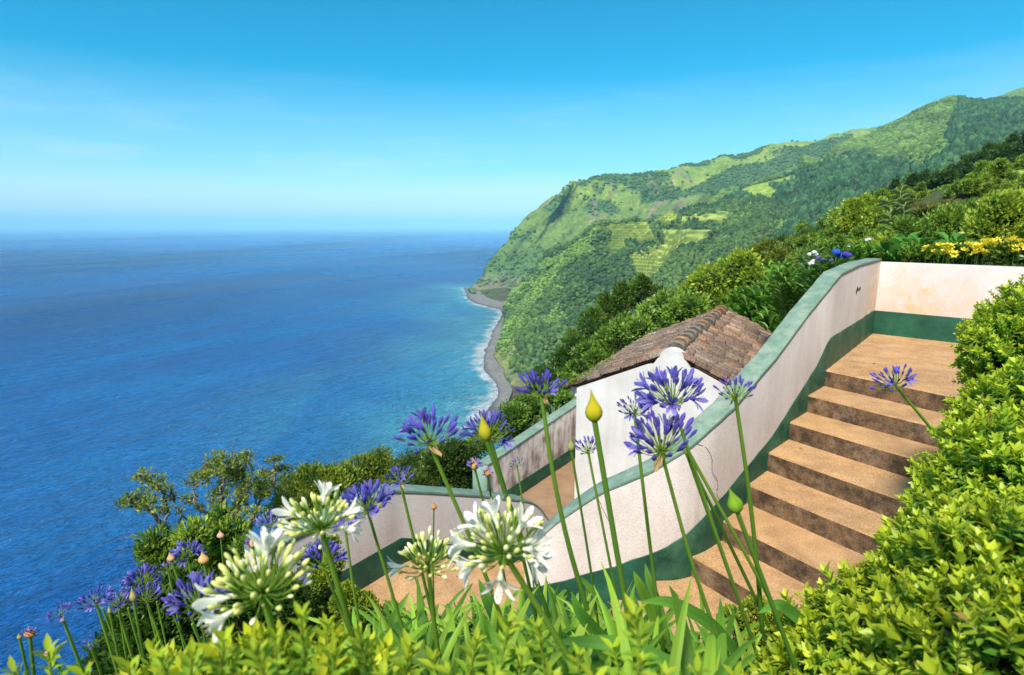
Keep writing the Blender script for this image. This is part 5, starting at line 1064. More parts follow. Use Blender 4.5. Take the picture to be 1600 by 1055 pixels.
def agapanthus(px, py, y, diam, low, kind, label, seed, n=46, openf=(), spathe=False, elong=1.0, min_th=0., max_th=1.50, budl=.24, group='', stalk=.0058, cols=None, lean=None, ox=0, leaves=0):
    """px,py: middle of the head in the photograph; y: forward distance; diam: head width (m); low: a lower pixel of the stalk"""
    r_ = np.random.default_rng(seed); c = aty(px, py, y); R_ = diam / 2
    ctr = c + np.array([0, 0, -R_ * .42])                   # top of the stalk = where the pedicels meet
    lo = aty(low[0], low[1], y + (low[2] if len(low) > 2 else .03)); dz = lo[2] - ctr[2]; gz = float(ground_z(lo[0], lo[1]))
    k = (gz - .05 - ctr[2]) / dz if dz < -.05 else 1; k = min(k, 3.0)
    base = ctr + (lo - ctr) * np.array([1, 1, 1.0]) * 1.0; base2 = ctr + (lo - ctr) * min(k, 1.0 + (k - 1) * .999) 
    e = empty('agapanthus', base2, label, 'flower', group or None)
    bow = np.cross(unit(ctr - base2), [0, 1, 0]) * r_.normal(0, .012); P_ = cr([base2, base2 * .66 + ctr * .34 + bow, base2 * .33 + ctr * .67 + bow, ctr], 16)
    rad = np.linspace(stalk * 1.25, stalk * .82, 16); t = MB(); t.tube(off(P_, base2), rad, 10, np.linspace(0, 1, 16)[:, None] * (np.array([.25, .42, .05]) - np.array([.10, .25, .03])) + np.array([.10, .25, .03])); t.build('stem', M['leaf_soft'], e, smooth=True)
    up = unit(ctr - P_[-4]); up = unit(up + [0, 0, .6]); X, _, Z = frames(up[None], np.array([[.1, 1, .2]])); X, Z = X[0], Z[0]
    ped, bud, o3 = MB(), MB(), ctr - base2
    white = kind == 'white'; pc = (np.array([.16, .32, .035]), np.array([.26, .40, .05])) if white else (np.array([.26, .42, .04]), np.array([.30, .42, .06]))
    if not white: n = int(n * .78)
    tint = r_.uniform(.85, 1.25) * np.array([1 + .35 * (r_.random() - .5), 1, 1.0])
    dirs = []
    ga = 2.39996; 
    for i in range(n):
        th = min_th + (max_th - min_th) * ((i + .5) / n) ** .62; a = i * ga + r_.normal(0, .15); dirs.append((th + r_.normal(0, .06), a))
    op = set(); bp_, bd_, bs_, bc_ = [], [], [], []
    D_ = np.array([up * math.cos(th) + (X * math.cos(a) + Z * math.sin(a)) * math.sin(th) for th, a in dirs])
    wanted = [unit(np.array(o_, float)) for o_ in openf if not isinstance(o_, (int, float))]
    nop = [o_ for o_ in openf if isinstance(o_, (int, float))]; nop = int(nop[0]) if nop else 0
    used_ = set()
    for w_ in wanted:
        s_1 = D_ @ w_; s_1[list(used_)] = -9; used_.add(int(np.argmax(s_1)))
    if nop:
        cand = [i for i in range(n) if dirs[i][0] > .5 and i not in used_]; r_.shuffle(cand); used_ |= set(cand[:nop])
    for i, d in enumerate(D_):
        isop = i in used_; L_ = R_ * r_.uniform(.56, .86) * (1 if not isop else .78) * elong; tip = o3 + d * L_ + up * L_ * .16 * math.sin(dirs[i][0]) ** 2
        midp = o3 + d * L_ * .52 - up * L_ * .10 * math.sin(dirs[i][0]) + r_.normal(0, .0015, 3)
        m_ = np.linspace(0, 1, 5)[:, None]; pr_ = diam * .0058 + .0002
        ped.tube(cr([o3, midp, tip], 5), pr_ * np.linspace(1.1, .9, 5), 5, pc[0] * (1 - m_) + pc[1] * m_, cap=False)
        ax = unit(d + up * (.55 if not isop else .05) * math.sin(dirs[i][0]) + r_.normal(0, .09, 3))
        if isop:
            fb = MB(); sz_ = diam * (.35 if white else .32) * r_.uniform(.9, 1.12)
            ca, cb = (np.array([.80, .82, .66]), np.array(WHITE_)) if white else ((np.array(VIOL) * 1.2), np.array(VIOL2) * r_.uniform(.8, 1.2))
            open_flower(fb, tip, unit(ax - [0, 0, .12]), sz_, ca, cb, r_, 1.0 if white else .85, r_.uniform(.75, 1.1) if white else r_.uniform(.6, 1.0)); fb.build('open_flower', M['petal'], e, smooth=True)
        else:
            bl_ = diam * (budl * .80 if not white else .15) * r_.uniform(.6, 1.25) * (.8 + .3 * math.sin(dirs[i][0])); q = r_.random()
            bp_.append(tip - ax * .001); bd_.append(ax); bs_.append(bl_)
            if white: base_c, tip_c = np.array([.36, .52, .06]), np.array(CREAM) * r_.uniform(.85, 1.15) + (np.array([.14, .14, .28]) if r_.random() < .25 else 0)
            else: base_c, tip_c = np.array([.20, .27, .12]) if q < .35 else np.array(VIOL2) * .8, np.array(VIOL) * tint * r_.uniform(.7, 1.5)
            if cols is not None: base_c, tip_c = np.array(cols[0]), np.array(cols[1]) * r_.uniform(.8, 1.2)
            tt2 = np.clip(BUDY * 2.2 - .15, 0, 1)[:, None]; bc_.append(base_c * (1 - tt2) + tip_c * tt2)
    bp_, bd_, bs_, bc_ = map(np.array, (bp_, bd_, bs_, bc_)); x_, y_, z_ = frames(bd_, r_.normal(0, 1, bd_.shape)); wb = .30 if not white else .34
    bud.inst(BUD[0], BUD[1], bp_, x_, y_, z_, bs_ * wb, bs_, bs_ * wb, bc_)
    ped.build('flower_stalks', M['leaf_soft'], e, smooth=True); bud.build('buds', M['petal'], e, smooth=True)
    if spathe:
        s_ = MB(); 
        for q in (0, 1)[:spathe if isinstance(spathe, int) else 2]:
            a = r_.random() * 6.28; d = unit(X * math.cos(a) + Z * math.sin(a) - up * 1.1); z0 = unit(np.cross(d, up)); rows = []
            for t_, wf in ((0, .5), (.3, 1.0), (.6, .75), (.85, .35), (1, .06)):
                c_1 = o3 + d * R_ * .62 * t_ - up * R_ * .02 + r_.normal(0, .002, 3); rows.append([c_1 - z0 * wf * R_ * .16, c_1 + unit(np.cross(d, z0)) * R_ * .08 * wf, c_1 + z0 * wf * R_ * .16])
            s_.grid(np.array(rows), (.55, .36, .16) if q == 0 else (.60, .42, .30))
        s_.build('spathe', M['petal'], e, smooth=True)
    return e
def closed_bud(px, py, y, wpx, hpx, low, label, seed, col=(.52, .48, .03), col2=(.20, .30, .03), tilt=(0, 0), stalk=.0055, flare=None):
    r_ = np.random.default_rng(seed); bot = aty(px, py + hpx / 2, y); lo = aty(low[0], low[1], y + (low[2] if len(low) > 2 else .03)); dz = lo[2] - bot[2]; gz = float(ground_z(lo[0], lo[1])); k = float(np.clip((gz - .05 - bot[2]) / dz, 1, 3)) if dz < -.03 else 1
    base = bot + (lo - bot) * k; e = empty('agapanthus_bud', base, label, 'flower bud'); P_ = cr([base, base * .5 + bot * .5 + r_.normal(0, .006, 3) * [1, 0, 0], bot], 14); t = MB()
    t.tube(off(P_, base), np.linspace(stalk * 1.15, stalk * .9, 14), 10, np.linspace(0, 1, 14)[:, None] * np.array([.09, .12, .01]) + np.array([.08, .21, .03])); t.build('stem', M['leaf_soft'], e, smooth=True)
    H = hpx / FPX * y; Wd = wpx / FPX * y / 2; up = unit(unit(bot - base) + np.array([tilt[0], 0, .8 + tilt[1]])); X, _, Z = frames(up[None], np.array([[0.1, 1, .1]])); X, Z = X[0], Z[0]; b = MB(); V = []; C = []; n = 12
    for t_, r in ((-.02, .32), (.04, .62), (.14, .90), (.27, 1.0), (.40, .90), (.52, .66), (.64, .42), (.76, .24), (.88, .11), (1.0, .02)):
        for j in range(n):
            a = 2 * math.pi * j / n; rr_ = r * (1 + .07 * math.cos(2 * a)); V.append(bot - base + up * H * t_ + (X * math.cos(a) + Z * math.sin(a) * .85) * Wd * rr_ + X * Wd * .25 * max(0, t_ - .6))
            f = np.clip((t_ + .1) * 2.2, 0, 1) * (1 - .35 * max(0, t_ - .5) * 2); s_1 = .75 + .5 * vnoise(np.array([math.cos(a) * 3, math.sin(a) * 3, t_ * 1.2]), seed); C.append((np.array(col2) * (1 - f) + np.array(col) * f) * s_1)
    b.add(V, [[i * n + j, i * n + (j + 1) % n, (i + 1) * n + (j + 1) % n, (i + 1) * n + j] for i in range(9) for j in range(n)], np.array(C)); b.build('bud', M['petal'], e, smooth=True)
    if flare is not None:
        fb = MB(); k = 26; d = unit(r_.normal(0, 1, (k, 3)) * [1, .7, .4] + up * .9); x_, y_, z_ = frames(d, r_.normal(0, 1, (k, 3))); ps = bot - base + up * H * .25 + d * Wd * .8; tt2 = np.clip(BUDY * 2.2 - .15, 0, 1)[None, :, None]
        fb.inst(BUD[0], BUD[1], ps, x_, y_, z_, H * .12, H * .42, H * .12, (np.array(flare) * .9 * tt2 + np.array([.3, .3, .3]) * (1 - tt2)) * np.ones((k, 1, 1)) * r_.uniform(.7, 1.3, (k, 1, 1))); fb.build('florets', M['petal'], e, smooth=True)
    return e
AG = agapanthus
# right-hand cluster
AG(1052,608,1.50,.182,(1140,890,.12),'blue','largest blue agapanthus head, half open, top of the cluster in front of the house gable',1,62,openf=(9,),spathe=1,budl=.22)
AG(992,636,1.62,.105,(1030,960,.15),'blue','blue agapanthus head half hidden behind the larger ones, left in the gable cluster',2,44,openf=(2,),budl=.22)
AG(1034,684,1.40,.178,(1120,950,.10),'blue','full blue agapanthus head with dry papery bract, lowest and nearest of the gable cluster',3,60,openf=(3,),spathe=2,budl=.25)
AG(1150,608,1.55,.115,(1165,760,.06),'blue','compact round blue agapanthus head standing alone over the green wall cap, right of the cluster',4,46,spathe=1,budl=.22,stalk=.0062)
AG(1400,590,2.25,.155,(1452,672,.06),'blue','lone blue agapanthus head leaning over the upper steps beside the boxwood',5,48,openf=(2,),budl=.23,stalk=.0062)
AG(846,604,1.35,.105,(872,740,.03),'blue','violet blue agapanthus head on a tall stalk, left of the house corner against the hillside',6,46,openf=(1,),spathe=1,budl=.30,stalk=.006)
AG(919,696,2.0,.108,(955,890,.1),'blue','small dark blue agapanthus head in front of the house wall below the yellow bud',7,42,spathe=1,budl=.24,stalk=.0055)
AG(670,674,1.35,.145,(752,915,.1),'blue','blue agapanthus head with a peeling pink bract, in front of the dark bushes',8,50,openf=(3,),spathe=1,budl=.27)
AG(766,668,1.75,.165,(795,800,.1),'blue','blue agapanthus head behind a yellow bud, against the surf at the shore',9,46,openf=(6,),spathe=1,budl=.24)
AG(808,724,2.5,.066,(822,850,.1),'blue','smallest blue agapanthus head, just opening, against the stained walkway wall',10,26,budl=.30,stalk=.0045)
AG(625,745,1.9,.100,(645,835,.05),'blue','pale violet agapanthus head over the bend of the low wall, with a drooping orange petal',11,30,openf=(4,),spathe=1,budl=.28,stalk=.0055)
AG(574,784,1.55,.150,(612,925,.05),'blue','deep violet agapanthus head partly behind the white one, in front of the low wall',12,60,openf=(11,),budl=.28,stalk=.005)
AG(540,826,1.75,.085,(568,955,.05),'blue','little blue agapanthus head hanging low between the white one and the low wall',13,16,openf=(5,),budl=.28,stalk=.0048)
AG(505,872,1.45,.135,(560,1010,.1),'blue','blue agapanthus head half hidden behind the stalks of the upper white one',14,36,openf=(7,),budl=.28,stalk=.005)
AG(308,932,1.25,.135,(350,1040,.05),'blue','blue agapanthus head just left of the nearest white one, lowest in the middle left',15,50,openf=(9,),spathe=1,budl=.27)
AG(292,862,2.3,.125,(310,960,.05),'blue','dense dark blue agapanthus head between two orange buds, upper left group',16,60,openf=(8,),budl=.26)
AG(222,902,2.2,.135,(250,1000,.05),'blue','wide dark blue agapanthus head in front of the left shrubs, over the water edge',17,60,openf=(9,),budl=.26)
AG(228,930,2.1,.110,(262,1040,.05),'blue','blue agapanthus head tucked under the wide dark blue one at the left',18,40,openf=(5,),budl=.26)
AG(150,936,1.8,.105,(180,1045,.05),'blue','flat-topped violet agapanthus head leaning out over the sea, second large one from the left',19,36,openf=(7,),budl=.28)
AG(182,940,1.9,.075,(210,1045,.05),'blue','pale violet faded agapanthus head between the flat-topped one and the tucked one',20,30,openf=(3,),budl=.26,cols=((.35,.35,.30),(.30,.24,.60)))
AG(95,955,1.6,.066,(128,1040,.05),'blue','small violet agapanthus head with a pink bract, against the open sea at the far left',21,22,openf=(5,),spathe=1,budl=.28,stalk=.005)
AG(140,1004,1.7,.048,(150,1050,.05),'blue','tiny blue agapanthus head low against the sea, under the flat-topped one',22,14,openf=(2,),budl=.3,stalk=.004)
AG(262,886,2.6,.075,(285,990,.05),'blue','small pale lilac agapanthus head right of the wide dark blue one',23,26,openf=(3,),budl=.26,cols=((.35,.35,.30),(.34,.28,.62)))
AG(420,815,3.2,.17,(440,905,.05),'blue','loose pale lilac flower head among the bushes left of the upper white one',24,40,openf=(6,),budl=.20,cols=((.35,.35,.35),(.34,.30,.62)))
AG(690,700,1.7,.05,(760,930,.1),'blue','loose blue florets just behind the head with the pink bract',25,12,openf=(2,),budl=.3,stalk=.004) if False else None
# white ones
AG(786,836,.98,.168,(868,1000,.05),'white','big white agapanthus with the most open flowers, in the middle of the picture',31,70,openf=((-.95,-.2,.25),(-.9,-.3,-.1),(.75,-.4,.45),(.95,-.1,.1),(.8,-.4,-.3),(.1,-.9,-.4),(-.25,.2,.95),(.5,-.2,.85),(-.7,.1,.6)),budl=.18,max_th=1.72,stalk=.0066)
AG(668,866,1.22,.150,(690,1010,.05),'white','half size white agapanthus still almost all in bud, left of the big middle one',32,62,openf=((-.95,-.2,.1),),budl=.19,max_th=1.72,stalk=.0062)
AG(500,802,1.02,.142,(545,960,.05),'white','upper left white agapanthus with starry open flowers at both sides, before the dark bush',33,64,openf=((-.95,.1,.15),(-.9,-.1,-.1),(.95,-.2,.1),(.9,.1,.3),(.1,.3,.95)),budl=.19,max_th=1.72,stalk=.0062)
AG(408,896,.80,.158,(440,1040,.03),'white','nearest white agapanthus, large and slightly blurred, full of cream buds',34,66,openf=((-.95,-.2,.0),(-.85,-.4,-.35),(.2,.2,.95),(0.0,.4,.9)),budl=.21,max_th=1.72,stalk=.0065)
# closed buds
closed_bud(929,630,1.35,27,56,(972,890,.05),'large closed yellow agapanthus bud standing upright in front of the house wall',41,(.60,.50,.02),(.22,.33,.03),stalk=.0078)
closed_bud(1152,774,1.25,25,52,(1200,930,.05),'pointed green agapanthus bud in front of the dark green foot band by the steps',42,(.24,.42,.03),(.14,.32,.03),tilt=(-.25,0),stalk=.0062)
closed_bud(760,662,1.45,20,52,(796,790,.05),'slender yellow-green agapanthus bud in front of a blue head by the surf',43,(.52,.46,.03),(.22,.30,.03),stalk=.0068)
closed_bud(893,692,1.9,11,26,(918,880,.1),'narrow pale green bud left of the small dark blue head at the house wall',44,(.40,.42,.12),(.20,.30,.05),stalk=.005)
closed_bud(742,722,2.0,15,22,(760,800,.05),'opening orange bud with violet florets, left of two at the green end post',45,(.66,.38,.10),(.35,.28,.10),stalk=.0045,flare=(.25,.20,.6))
closed_bud(762,735,2.1,12,18,(775,820,.05),'opening orange bud with pale florets, right of two at the green end post',46,(.66,.30,.10),(.35,.20,.08),stalk=.0042,flare=(.45,.40,.65))
closed_bud(678,788,2.2,10,16,(678,850,.02),'tiny orange bud on a thin stalk in front of the low white wall',47,(.66,.30,.14),(.40,.26,.10),stalk=.0035)
closed_bud(319,868,1.7,18,24,(335,960,.02),'round orange bud right of the dense dark blue head',48,(.72,.46,.18),(.45,.36,.10),stalk=.0055)
closed_bud(268,868,1.9,13,17,(300,970,.02),'small round peach bud left of the dense dark blue head',49,(.72,.44,.22),(.45,.36,.14),stalk=.005)
closed_bud(209,925,1.8,11,30,(226,1040,.02),'narrow olive bud in front of the tucked blue head at the left',50,(.55,.45,.14),(.28,.28,.08),stalk=.005)
closed_bud(345,833,2.6,12,15,(352,905,.02),'peach bud among the shrubs under the big cliff tree',51,(.75,.45,.30),(.5,.36,.2),stalk=.004)
closed_bud(395,845,2.2,16,20,(405,900,.02),'pink-orange bud with violet florets, left of the upper white flower',52,(.72,.40,.22),(.45,.3,.2),stalk=.005,flare=(.3,.22,.6))
closed_bud(47,985,1.4,18,17,(52,1050,.02),'orange bud with violet florets, leftmost flower stalk of all',53,(.62,.28,.08),(.32,.26,.08),stalk=.005,flare=(.28,.22,.6))
closed_bud(31,992,1.4,8,12,(45,1050,.02),'small olive bud beside the leftmost orange one',54,(.45,.38,.08),(.3,.28,.08),stalk=.004)
closed_bud(76,1018,1.5,16,9,(96,1052,.02),'flattened salmon bud low at the left edge of the flowers',55,(.74,.38,.26),(.35,.3,.1),stalk=.0045)
closed_bud(172,950,1.9,7,18,(190,1045,.02),'thin olive bud under the flat-topped violet head',56,(.42,.38,.12),(.25,.25,.08),stalk=.0045)
# further flower stalks that rise through the right-hand group (their heads are in the cluster)
def bare_stalk(top, low, y, label, seed, r=.0056, dy=.12):
    a = aty(*top, y); lo = aty(*low, y + dy); gz = float(ground_z(lo[0], lo[1])); k = float(np.clip((gz - a[2]) / (lo[2] - a[2]), 1, 2.2)); base = a + (lo - a) * k
    b = MB(); r_ = np.random.default_rng(seed); P_ = cr([base, (base + a) / 2 + r_.normal(0, .006, 3), a], 14); b.tube(off(P_, base), np.linspace(r * 1.15, r * .85, 14), 10, np.linspace(0, 1, 14)[:, None] * np.array([.14, .16, .02]) + np.array([.10, .25, .03])); o = b.build('flower_stalk', M['leaf_soft'], None, smooth=True); o.location = base; tag(o, label, 'stalk')
bare_stalk((1072,706),(1150,930),1.6,'left one of three green stalks slanting down from under the gable cluster',1)
bare_stalk((1070,704),(1185,945),1.62,'middle one of three green stalks slanting down from under the gable cluster',2)
bare_stalk((1076,706),(1228,1000),1.58,'right one of three green stalks slanting down from under the gable cluster, the longest',3)
bare_stalk((1163,760),(1215,980),1.42,'lower stalk crossing the pointed green bud in front of the steps',4,.0052) if False else None
for i, (t_, l_, y) in enumerate([((160,950),(195,1052),1.9),((200,950),(225,1052),2.0),((245,940),(275,1052),2.2),((262,940),(302,1040),2.2),((300,975),(330,1052),1.6),((186,952),(200,1052),1.9)]):
    bare_stalk(t_, l_, y, 'thin green stalk number %s from the left in front of the deep green shrub' % ('one two three four five six'.split()[i]), 20 + i, .0042, .05)

# ------------------------------------------------------------------ strap leaves of the agapanthus
def strap(b, base, az_, L_, W_, up0, seed, col, droop=1.0, r_=None):
    r_ = r_ or np.random.default_rng(seed); n = 11; d0 = np.array([math.cos(az_), math.sin(az_), 0]); el = up0; p = np.array(base, float); rows = []; C = []; side = np.array([-d0[1], d0[0], 0.]); tw = r_.normal(0, .35)
    for i in range(n):
        t = i / (n - 1); w_ = W_ * (.72 + .5 * t * (1 - t) * 4 * .6) * max(.05, 1 - t ** 5) ** .8; dr = d0 * math.cos(el) + np.array([0, 0, math.sin(el)]); nrm_ = np.cross(side, dr); sd_ = side * math.cos(tw * t) + nrm_ * math.sin(tw * t); nn = np.cross(sd_, dr)
        rows.append([p - sd_ * w_ / 2 + nn * w_ * .16, p - sd_ * w_ * .25 + nn * w_ * .04, p, p + sd_ * w_ * .25 + nn * w_ * .04, p + sd_ * w_ / 2 + nn * w_ * .16]); c_1 = np.array(col) * (.75 + .35 * t); C.append([c_1, c_1 * 1.04, c_1 * .86, c_1 * 1.04, c_1]); p = p + dr * L_ / (n - 1); el -= droop * (.06 + .42 * t * t) * r_.uniform(.8, 1.2)
    b.grid(np.array(rows), np.array(C))
LC = [(.10,.23,.02),(.15,.31,.025),(.20,.38,.034),(.32,.48,.055),(.25,.42,.038)]
def leaf_clump(px, d, zoff, n_, L_, W_, label, seed, bias=None, group='agapanthus leaf clumps'):
    g = gpos(px, d); g[2] += zoff; e = empty('agapanthus_clump', g, label, 'plant', group); r_ = np.random.default_rng(seed); b = MB()
    for i in range(n_):
        a = r_.random() * 6.28; strap(b, r_.normal(0, .05, 3) * [1, 1, 0], a, L_ * r_.uniform(.65, 1.05), W_ * r_.uniform(.6, 1.1), r_.uniform(.85, 1.45), 0, np.array(LC[r_.integers(5)]) * r_.uniform(.8, 1.2), r_.uniform(.5, 1.9), r_)
    b.build('leaves', M['leaf_soft'], e, smooth=True)
r_ = np.random.default_rng(400); words = []
cl = []
for row, (d, y_low, xs) in enumerate([(2.65, 0, range(560, 1000, 62)), (2.15, 0, range(520, 1230, 62)), (1.75, 0, range(470, 1260, 72)), (1.4, 0, range(440, 1240, 84)), (1.15, 0, range(420, 1180, 96))]):
    for k, x in enumerate(xs): cl.append((x + r_.uniform(-14, 14), d * r_.uniform(.95, 1.06), row, k))
side_w = lambda x: 'under the white flowers' if x < 720 else ('under the big white flower' if x < 880 else ('under the yellow bud stalk' if x < 1000 else ('under the cluster' if x < 1120 else 'beside the steps')))
row_w = ['farthest row', 'fourth row back', 'third row back', 'second row', 'nearest row']; nth = 'first second third fourth fifth sixth seventh eighth ninth tenth eleventh twelfth'.split()
for (x, d, row, k) in cl:
    top = [.66, .58, .50, .44, .40][row]; g = gpos(x, d); want = aty(x, np.interp(x, [440, 560, 700, 850, 960, 1100, 1240], [1005, 955, 938, 935, 940, 945, 955]) + row * 15, g[1])[2]
    L_ = float(np.clip((want - g[2]) * 1.18, .26, .62)); zo = min(0.35, max(-.1, want - g[2] - L_ * .86))
    leaf_clump(x, d, zo, 26, L_, .030 + L_ * .012, 'strap leaf clump, %s from left in the %s, %s' % (nth[k], row_w[row], side_w(x)), 410 + row * 20 + k)
# some tall broad leaves that stand out
def big_leaf(pts, y, w0, col, label, seed):
    P_ = cr([aty(x, yy, y + dy) for x, yy, dy in pts], 16); e_ = P_[0]; b = MB(); T = unit(np.gradient(P_, axis=0)); view = unit(P_); side = unit(np.cross(T, view)); t = np.linspace(0, 1, 16)
    w_ = w0 * (.65 + 1.1 * t * (1 - t)) * np.maximum(.03, 1 - t ** 4.5) ** .8; nn = np.cross(side, T); rows = np.stack([P_ - side * w_[:, None] / 2 - nn * w_[:, None] * .16, P_ - side * w_[:, None] * .25 - nn * w_[:, None] * .04, P_, P_ + side * w_[:, None] * .25 - nn * w_[:, None] * .04, P_ + side * w_[:, None] / 2 - nn * w_[:, None] * .16], 1)
    C = np.array(col)[None, None] * (.8 + .35 * t)[:, None, None] * np.array([1, 1.05, .86, 1.05, 1])[None, :, None]; b.grid(off(rows, e_), C); o = b.build('strap_leaf', M['leaf_soft'], None, smooth=True); o.location = e_; tag(o, label, 'leaf')
big_leaf([(1035,1000,.05),(1015,950,.03),(1000,915,0),(990,893,0)],1.75,.040,(.19,.36,.035),'broad upright strap leaf, left one of the two tall ones before the middle landing',1)
big_leaf([(1045,1010,.05),(1030,950,.03),(1015,910,0),(1008,880,0)],1.78,.034,(.18,.36,.05),'pointed upright strap leaf, right one of the two tall ones before the middle landing',2)
big_leaf([(1150,1020,.1),(1110,975,.05),(1050,942,0),(1000,940,-.03)],1.45,.040,(.12,.30,.035),'long arching strap leaf bending left in front of the middle landing',3)
big_leaf([(960,1010,.05),(930,985,.03),(905,955,0),(893,925,0)],1.6,.042,(.10,.27,.03),'broad dark strap leaf rising left in front of the wall foot',4)
big_leaf([(1060,1040,0),(990,1012,0),(930,1003,0),(862,1003,0)],1.3,.042,(.13,.31,.04),'long flat strap leaf lying leftwards low in the middle',5)
big_leaf([(790,1000,.05),(775,965,.03),(760,935,0),(748,905,0)],1.7,.044,(.12,.30,.04),'tall broad strap leaf under the big white flower, on its left',6)
big_leaf([(700,1052,0),(665,1030,0),(630,1022,0),(600,1030,-.02)],1.2,.040,(.24,.38,.07),'pale yellow-green strap leaf curling down at the lower left middle',7)
big_leaf([(1290,1000,.05),(1240,960,.03),(1215,945,0),(1185,958,-.03)],1.55,.040,(.12,.30,.04),'arching strap leaf at the right end, next to the boxwood foot',8)
big_leaf([(625,1000,.05),(612,975,.03),(625,950,0),(640,925,0)],1.9,.032,(.20,.36,.05),'thin pale leaf rising in front of the low boxwood by the lower steps',9)
big_leaf([(948,968,.05),(930,930,.02),(912,908,0),(900,902,-.03)],1.9,.022,(.20,.38,.05),'narrow arching blade in front of the green foot band',10)
# bank of ordinary leaf litter and low green under everything
# ------------------------------------------------------------------ leafy shoots: boxwood-like hedge on the right and yellow-green shoots in front
def shoots(b, base, ax, L_, leaf, cT, cB, r_, levels=6, per=4, lw=.42, tip=1.0, stem=True, dead=.0):
    """base (N,3), ax (N,3): every shoot carries whorls of leaves, the youngest at the tip palest"""
    N_ = len(base); ax = unit(ax); X, _, Z = frames(ax, r_.normal(0, 1, (N_, 3))); L_ = np.broadcast_to(L_, N_); leaf = np.broadcast_to(leaf, N_)
    patch = fbm(base * 7, 3, 31) if N_ > 1 else np.full(1, .5)
    for lv in range(levels):
        t = (lv + .6) / levels; a0 = lv * .8 + r_.random(N_) * .5
        for k in range(per if lv < levels - 1 else per):
            th = a0 + k * 2 * math.pi / per + r_.normal(0, .2, N_); elv = (.35 + .75 * t ** 1.5) + r_.normal(0, .14, N_)
            rad = X * np.cos(th)[:, None] + Z * np.sin(th)[:, None]; d = rad * np.cos(elv)[:, None] + ax * np.sin(elv)[:, None]; d = unit(d + np.array([0, 0, .10])); x_ = unit(np.cross(d, ax)); z_ = np.cross(x_, d); z_ *= np.sign(np.sum(z_ * ax, 1))[:, None]
            p = base + ax * (L_ * t)[:, None] + rad * .0015; s = leaf * r_.uniform(.75, 1.2, N_) * (.9 if t < .9 else .8)
            m_ = np.clip(t * 1.25 - .30 + r_.normal(0, .12, N_), 0, 1)[:, None]; col = (np.array(cB) * (1 - m_) + np.array(cT) * m_) * r_.uniform(.82, 1.18, (N_, 1))
            col = col * (.72 + .56 * patch)[:, None]
            if dead:
                dm = r_.random(N_) < dead * (1.6 - t); col[dm] = np.array([.36, .24, .07]) * r_.uniform(.5, 1.2, (int(dm.sum()), 1))
            b.inst(LEAF_N[0], LEAF_N[1], p, x_, d, z_, s * lw, s, s * 1.3, col)
    if stem:
        st_ = np.array([[math.cos(a), 0, math.sin(a)] for a in (0, 2.1, 4.2)]); V = np.concatenate([st_, st_ * .6 + [0, 1, 0]]); b.inst(V, [[0, 1, 4, 3], [1, 2, 5, 4], [2, 0, 3, 5]], base, X, ax, Z, .0016, L_, .0016, np.array([.16, .22, .05]))
def shoot_shrub(name, label, cat, blobs, dens, L_, leaf, cT, cB, seed, levels=6, per=4, lw=.42, up=.55, core=(.010, .022, .006), face=None, corer=.48, second=.42, mat='leaf'):
    r_ = np.random.default_rng(seed); cs = np.array([q[:3] for q in blobs]); base = cs.mean(0); base[2] = float(ground_z(base[0], base[1])); e = empty(name, base, label, cat); b = MB(); V, F = ICO2; P_, A_ = [], []
    for i, (x, y, z, r) in enumerate(blobs):
        k = int(4 * math.pi * r * r * dens * 1.4); d = unit(r_.normal(0, 1, (k, 3))); p = np.array([x, y, z]) + d * (r * (.86 + .22 * fbm(d * 2.2 + i * 3, 2, seed))[:, None]) * np.where(r_.random((k, 1)) < second, 1.0, r_.uniform(.50, .95, (k, 1)))
        # drop shoots buried in a neighbour, and those that face away downhill underneath
        ins = np.zeros(k, bool)
        for j, (x2, y2, z2, r2) in enumerate(blobs):
            if j != i: ins |= np.linalg.norm(p - np.array([x2, y2, z2]), axis=1) < r2 * .80
        ok_ = ~ins & (d[:, 2] > -.7); 
        if face is not None: ok_ &= (d @ unit(np.array(face)) > -.35)
        P_.append(p[ok_]); A_.append(unit(d[ok_] * .8 + [0, 0, up] + r_.normal(0, .30, (ok_.sum(), 3))))
        b.add(off(np.array([x, y, z]) + V * r * corer * (.9 + .2 * fbm(V * 2.2 + i * 3, 2, seed))[:, None], base), F, core, 1)  # added dark ball paints the shade seen between the shoots
    P_ = np.concatenate(P_); A_ = np.concatenate(A_); k = len(P_); s = r_.uniform(.55, 1.35, k)
    shoots(b, off(P_, base) - A_ * (L_ * s)[:, None] * .5, A_, L_ * s, leaf * r_.uniform(.65, 1.25, k), cT, cB, r_, levels, per, lw, dead=.012)
    t = MB(); 
    for q in cs[:5]: t.tube(cr([(0, 0, -.1), (q - base) * .5 + r_.normal(0, .03, 3), q - base], 6), np.linspace(.018, .007, 6), 5, (.13, .10, .07))
    b.build('foliage', [M[mat], M['core']], e); t.build('stems', M['bark'], e); return e
def bl(pts):
    return [(*aty(x, y_, yy), r) for x, y_, yy, r in pts]
YT, YB = (.47,.56,.030), (.14,.31,.026)
shoot_shrub('boxwood_shrub','upper boxwood shrub at the right edge, overlapping the white parapet','shrub', bl([(1590,545,3.1,.24),(1575,560,3.0,.20),(1640,520,3.2,.30),(1600,600,3.0,.24),(1650,620,2.9,.34),(1610,515,3.2,.14)]),430,.095,.036,YT,YB,501)
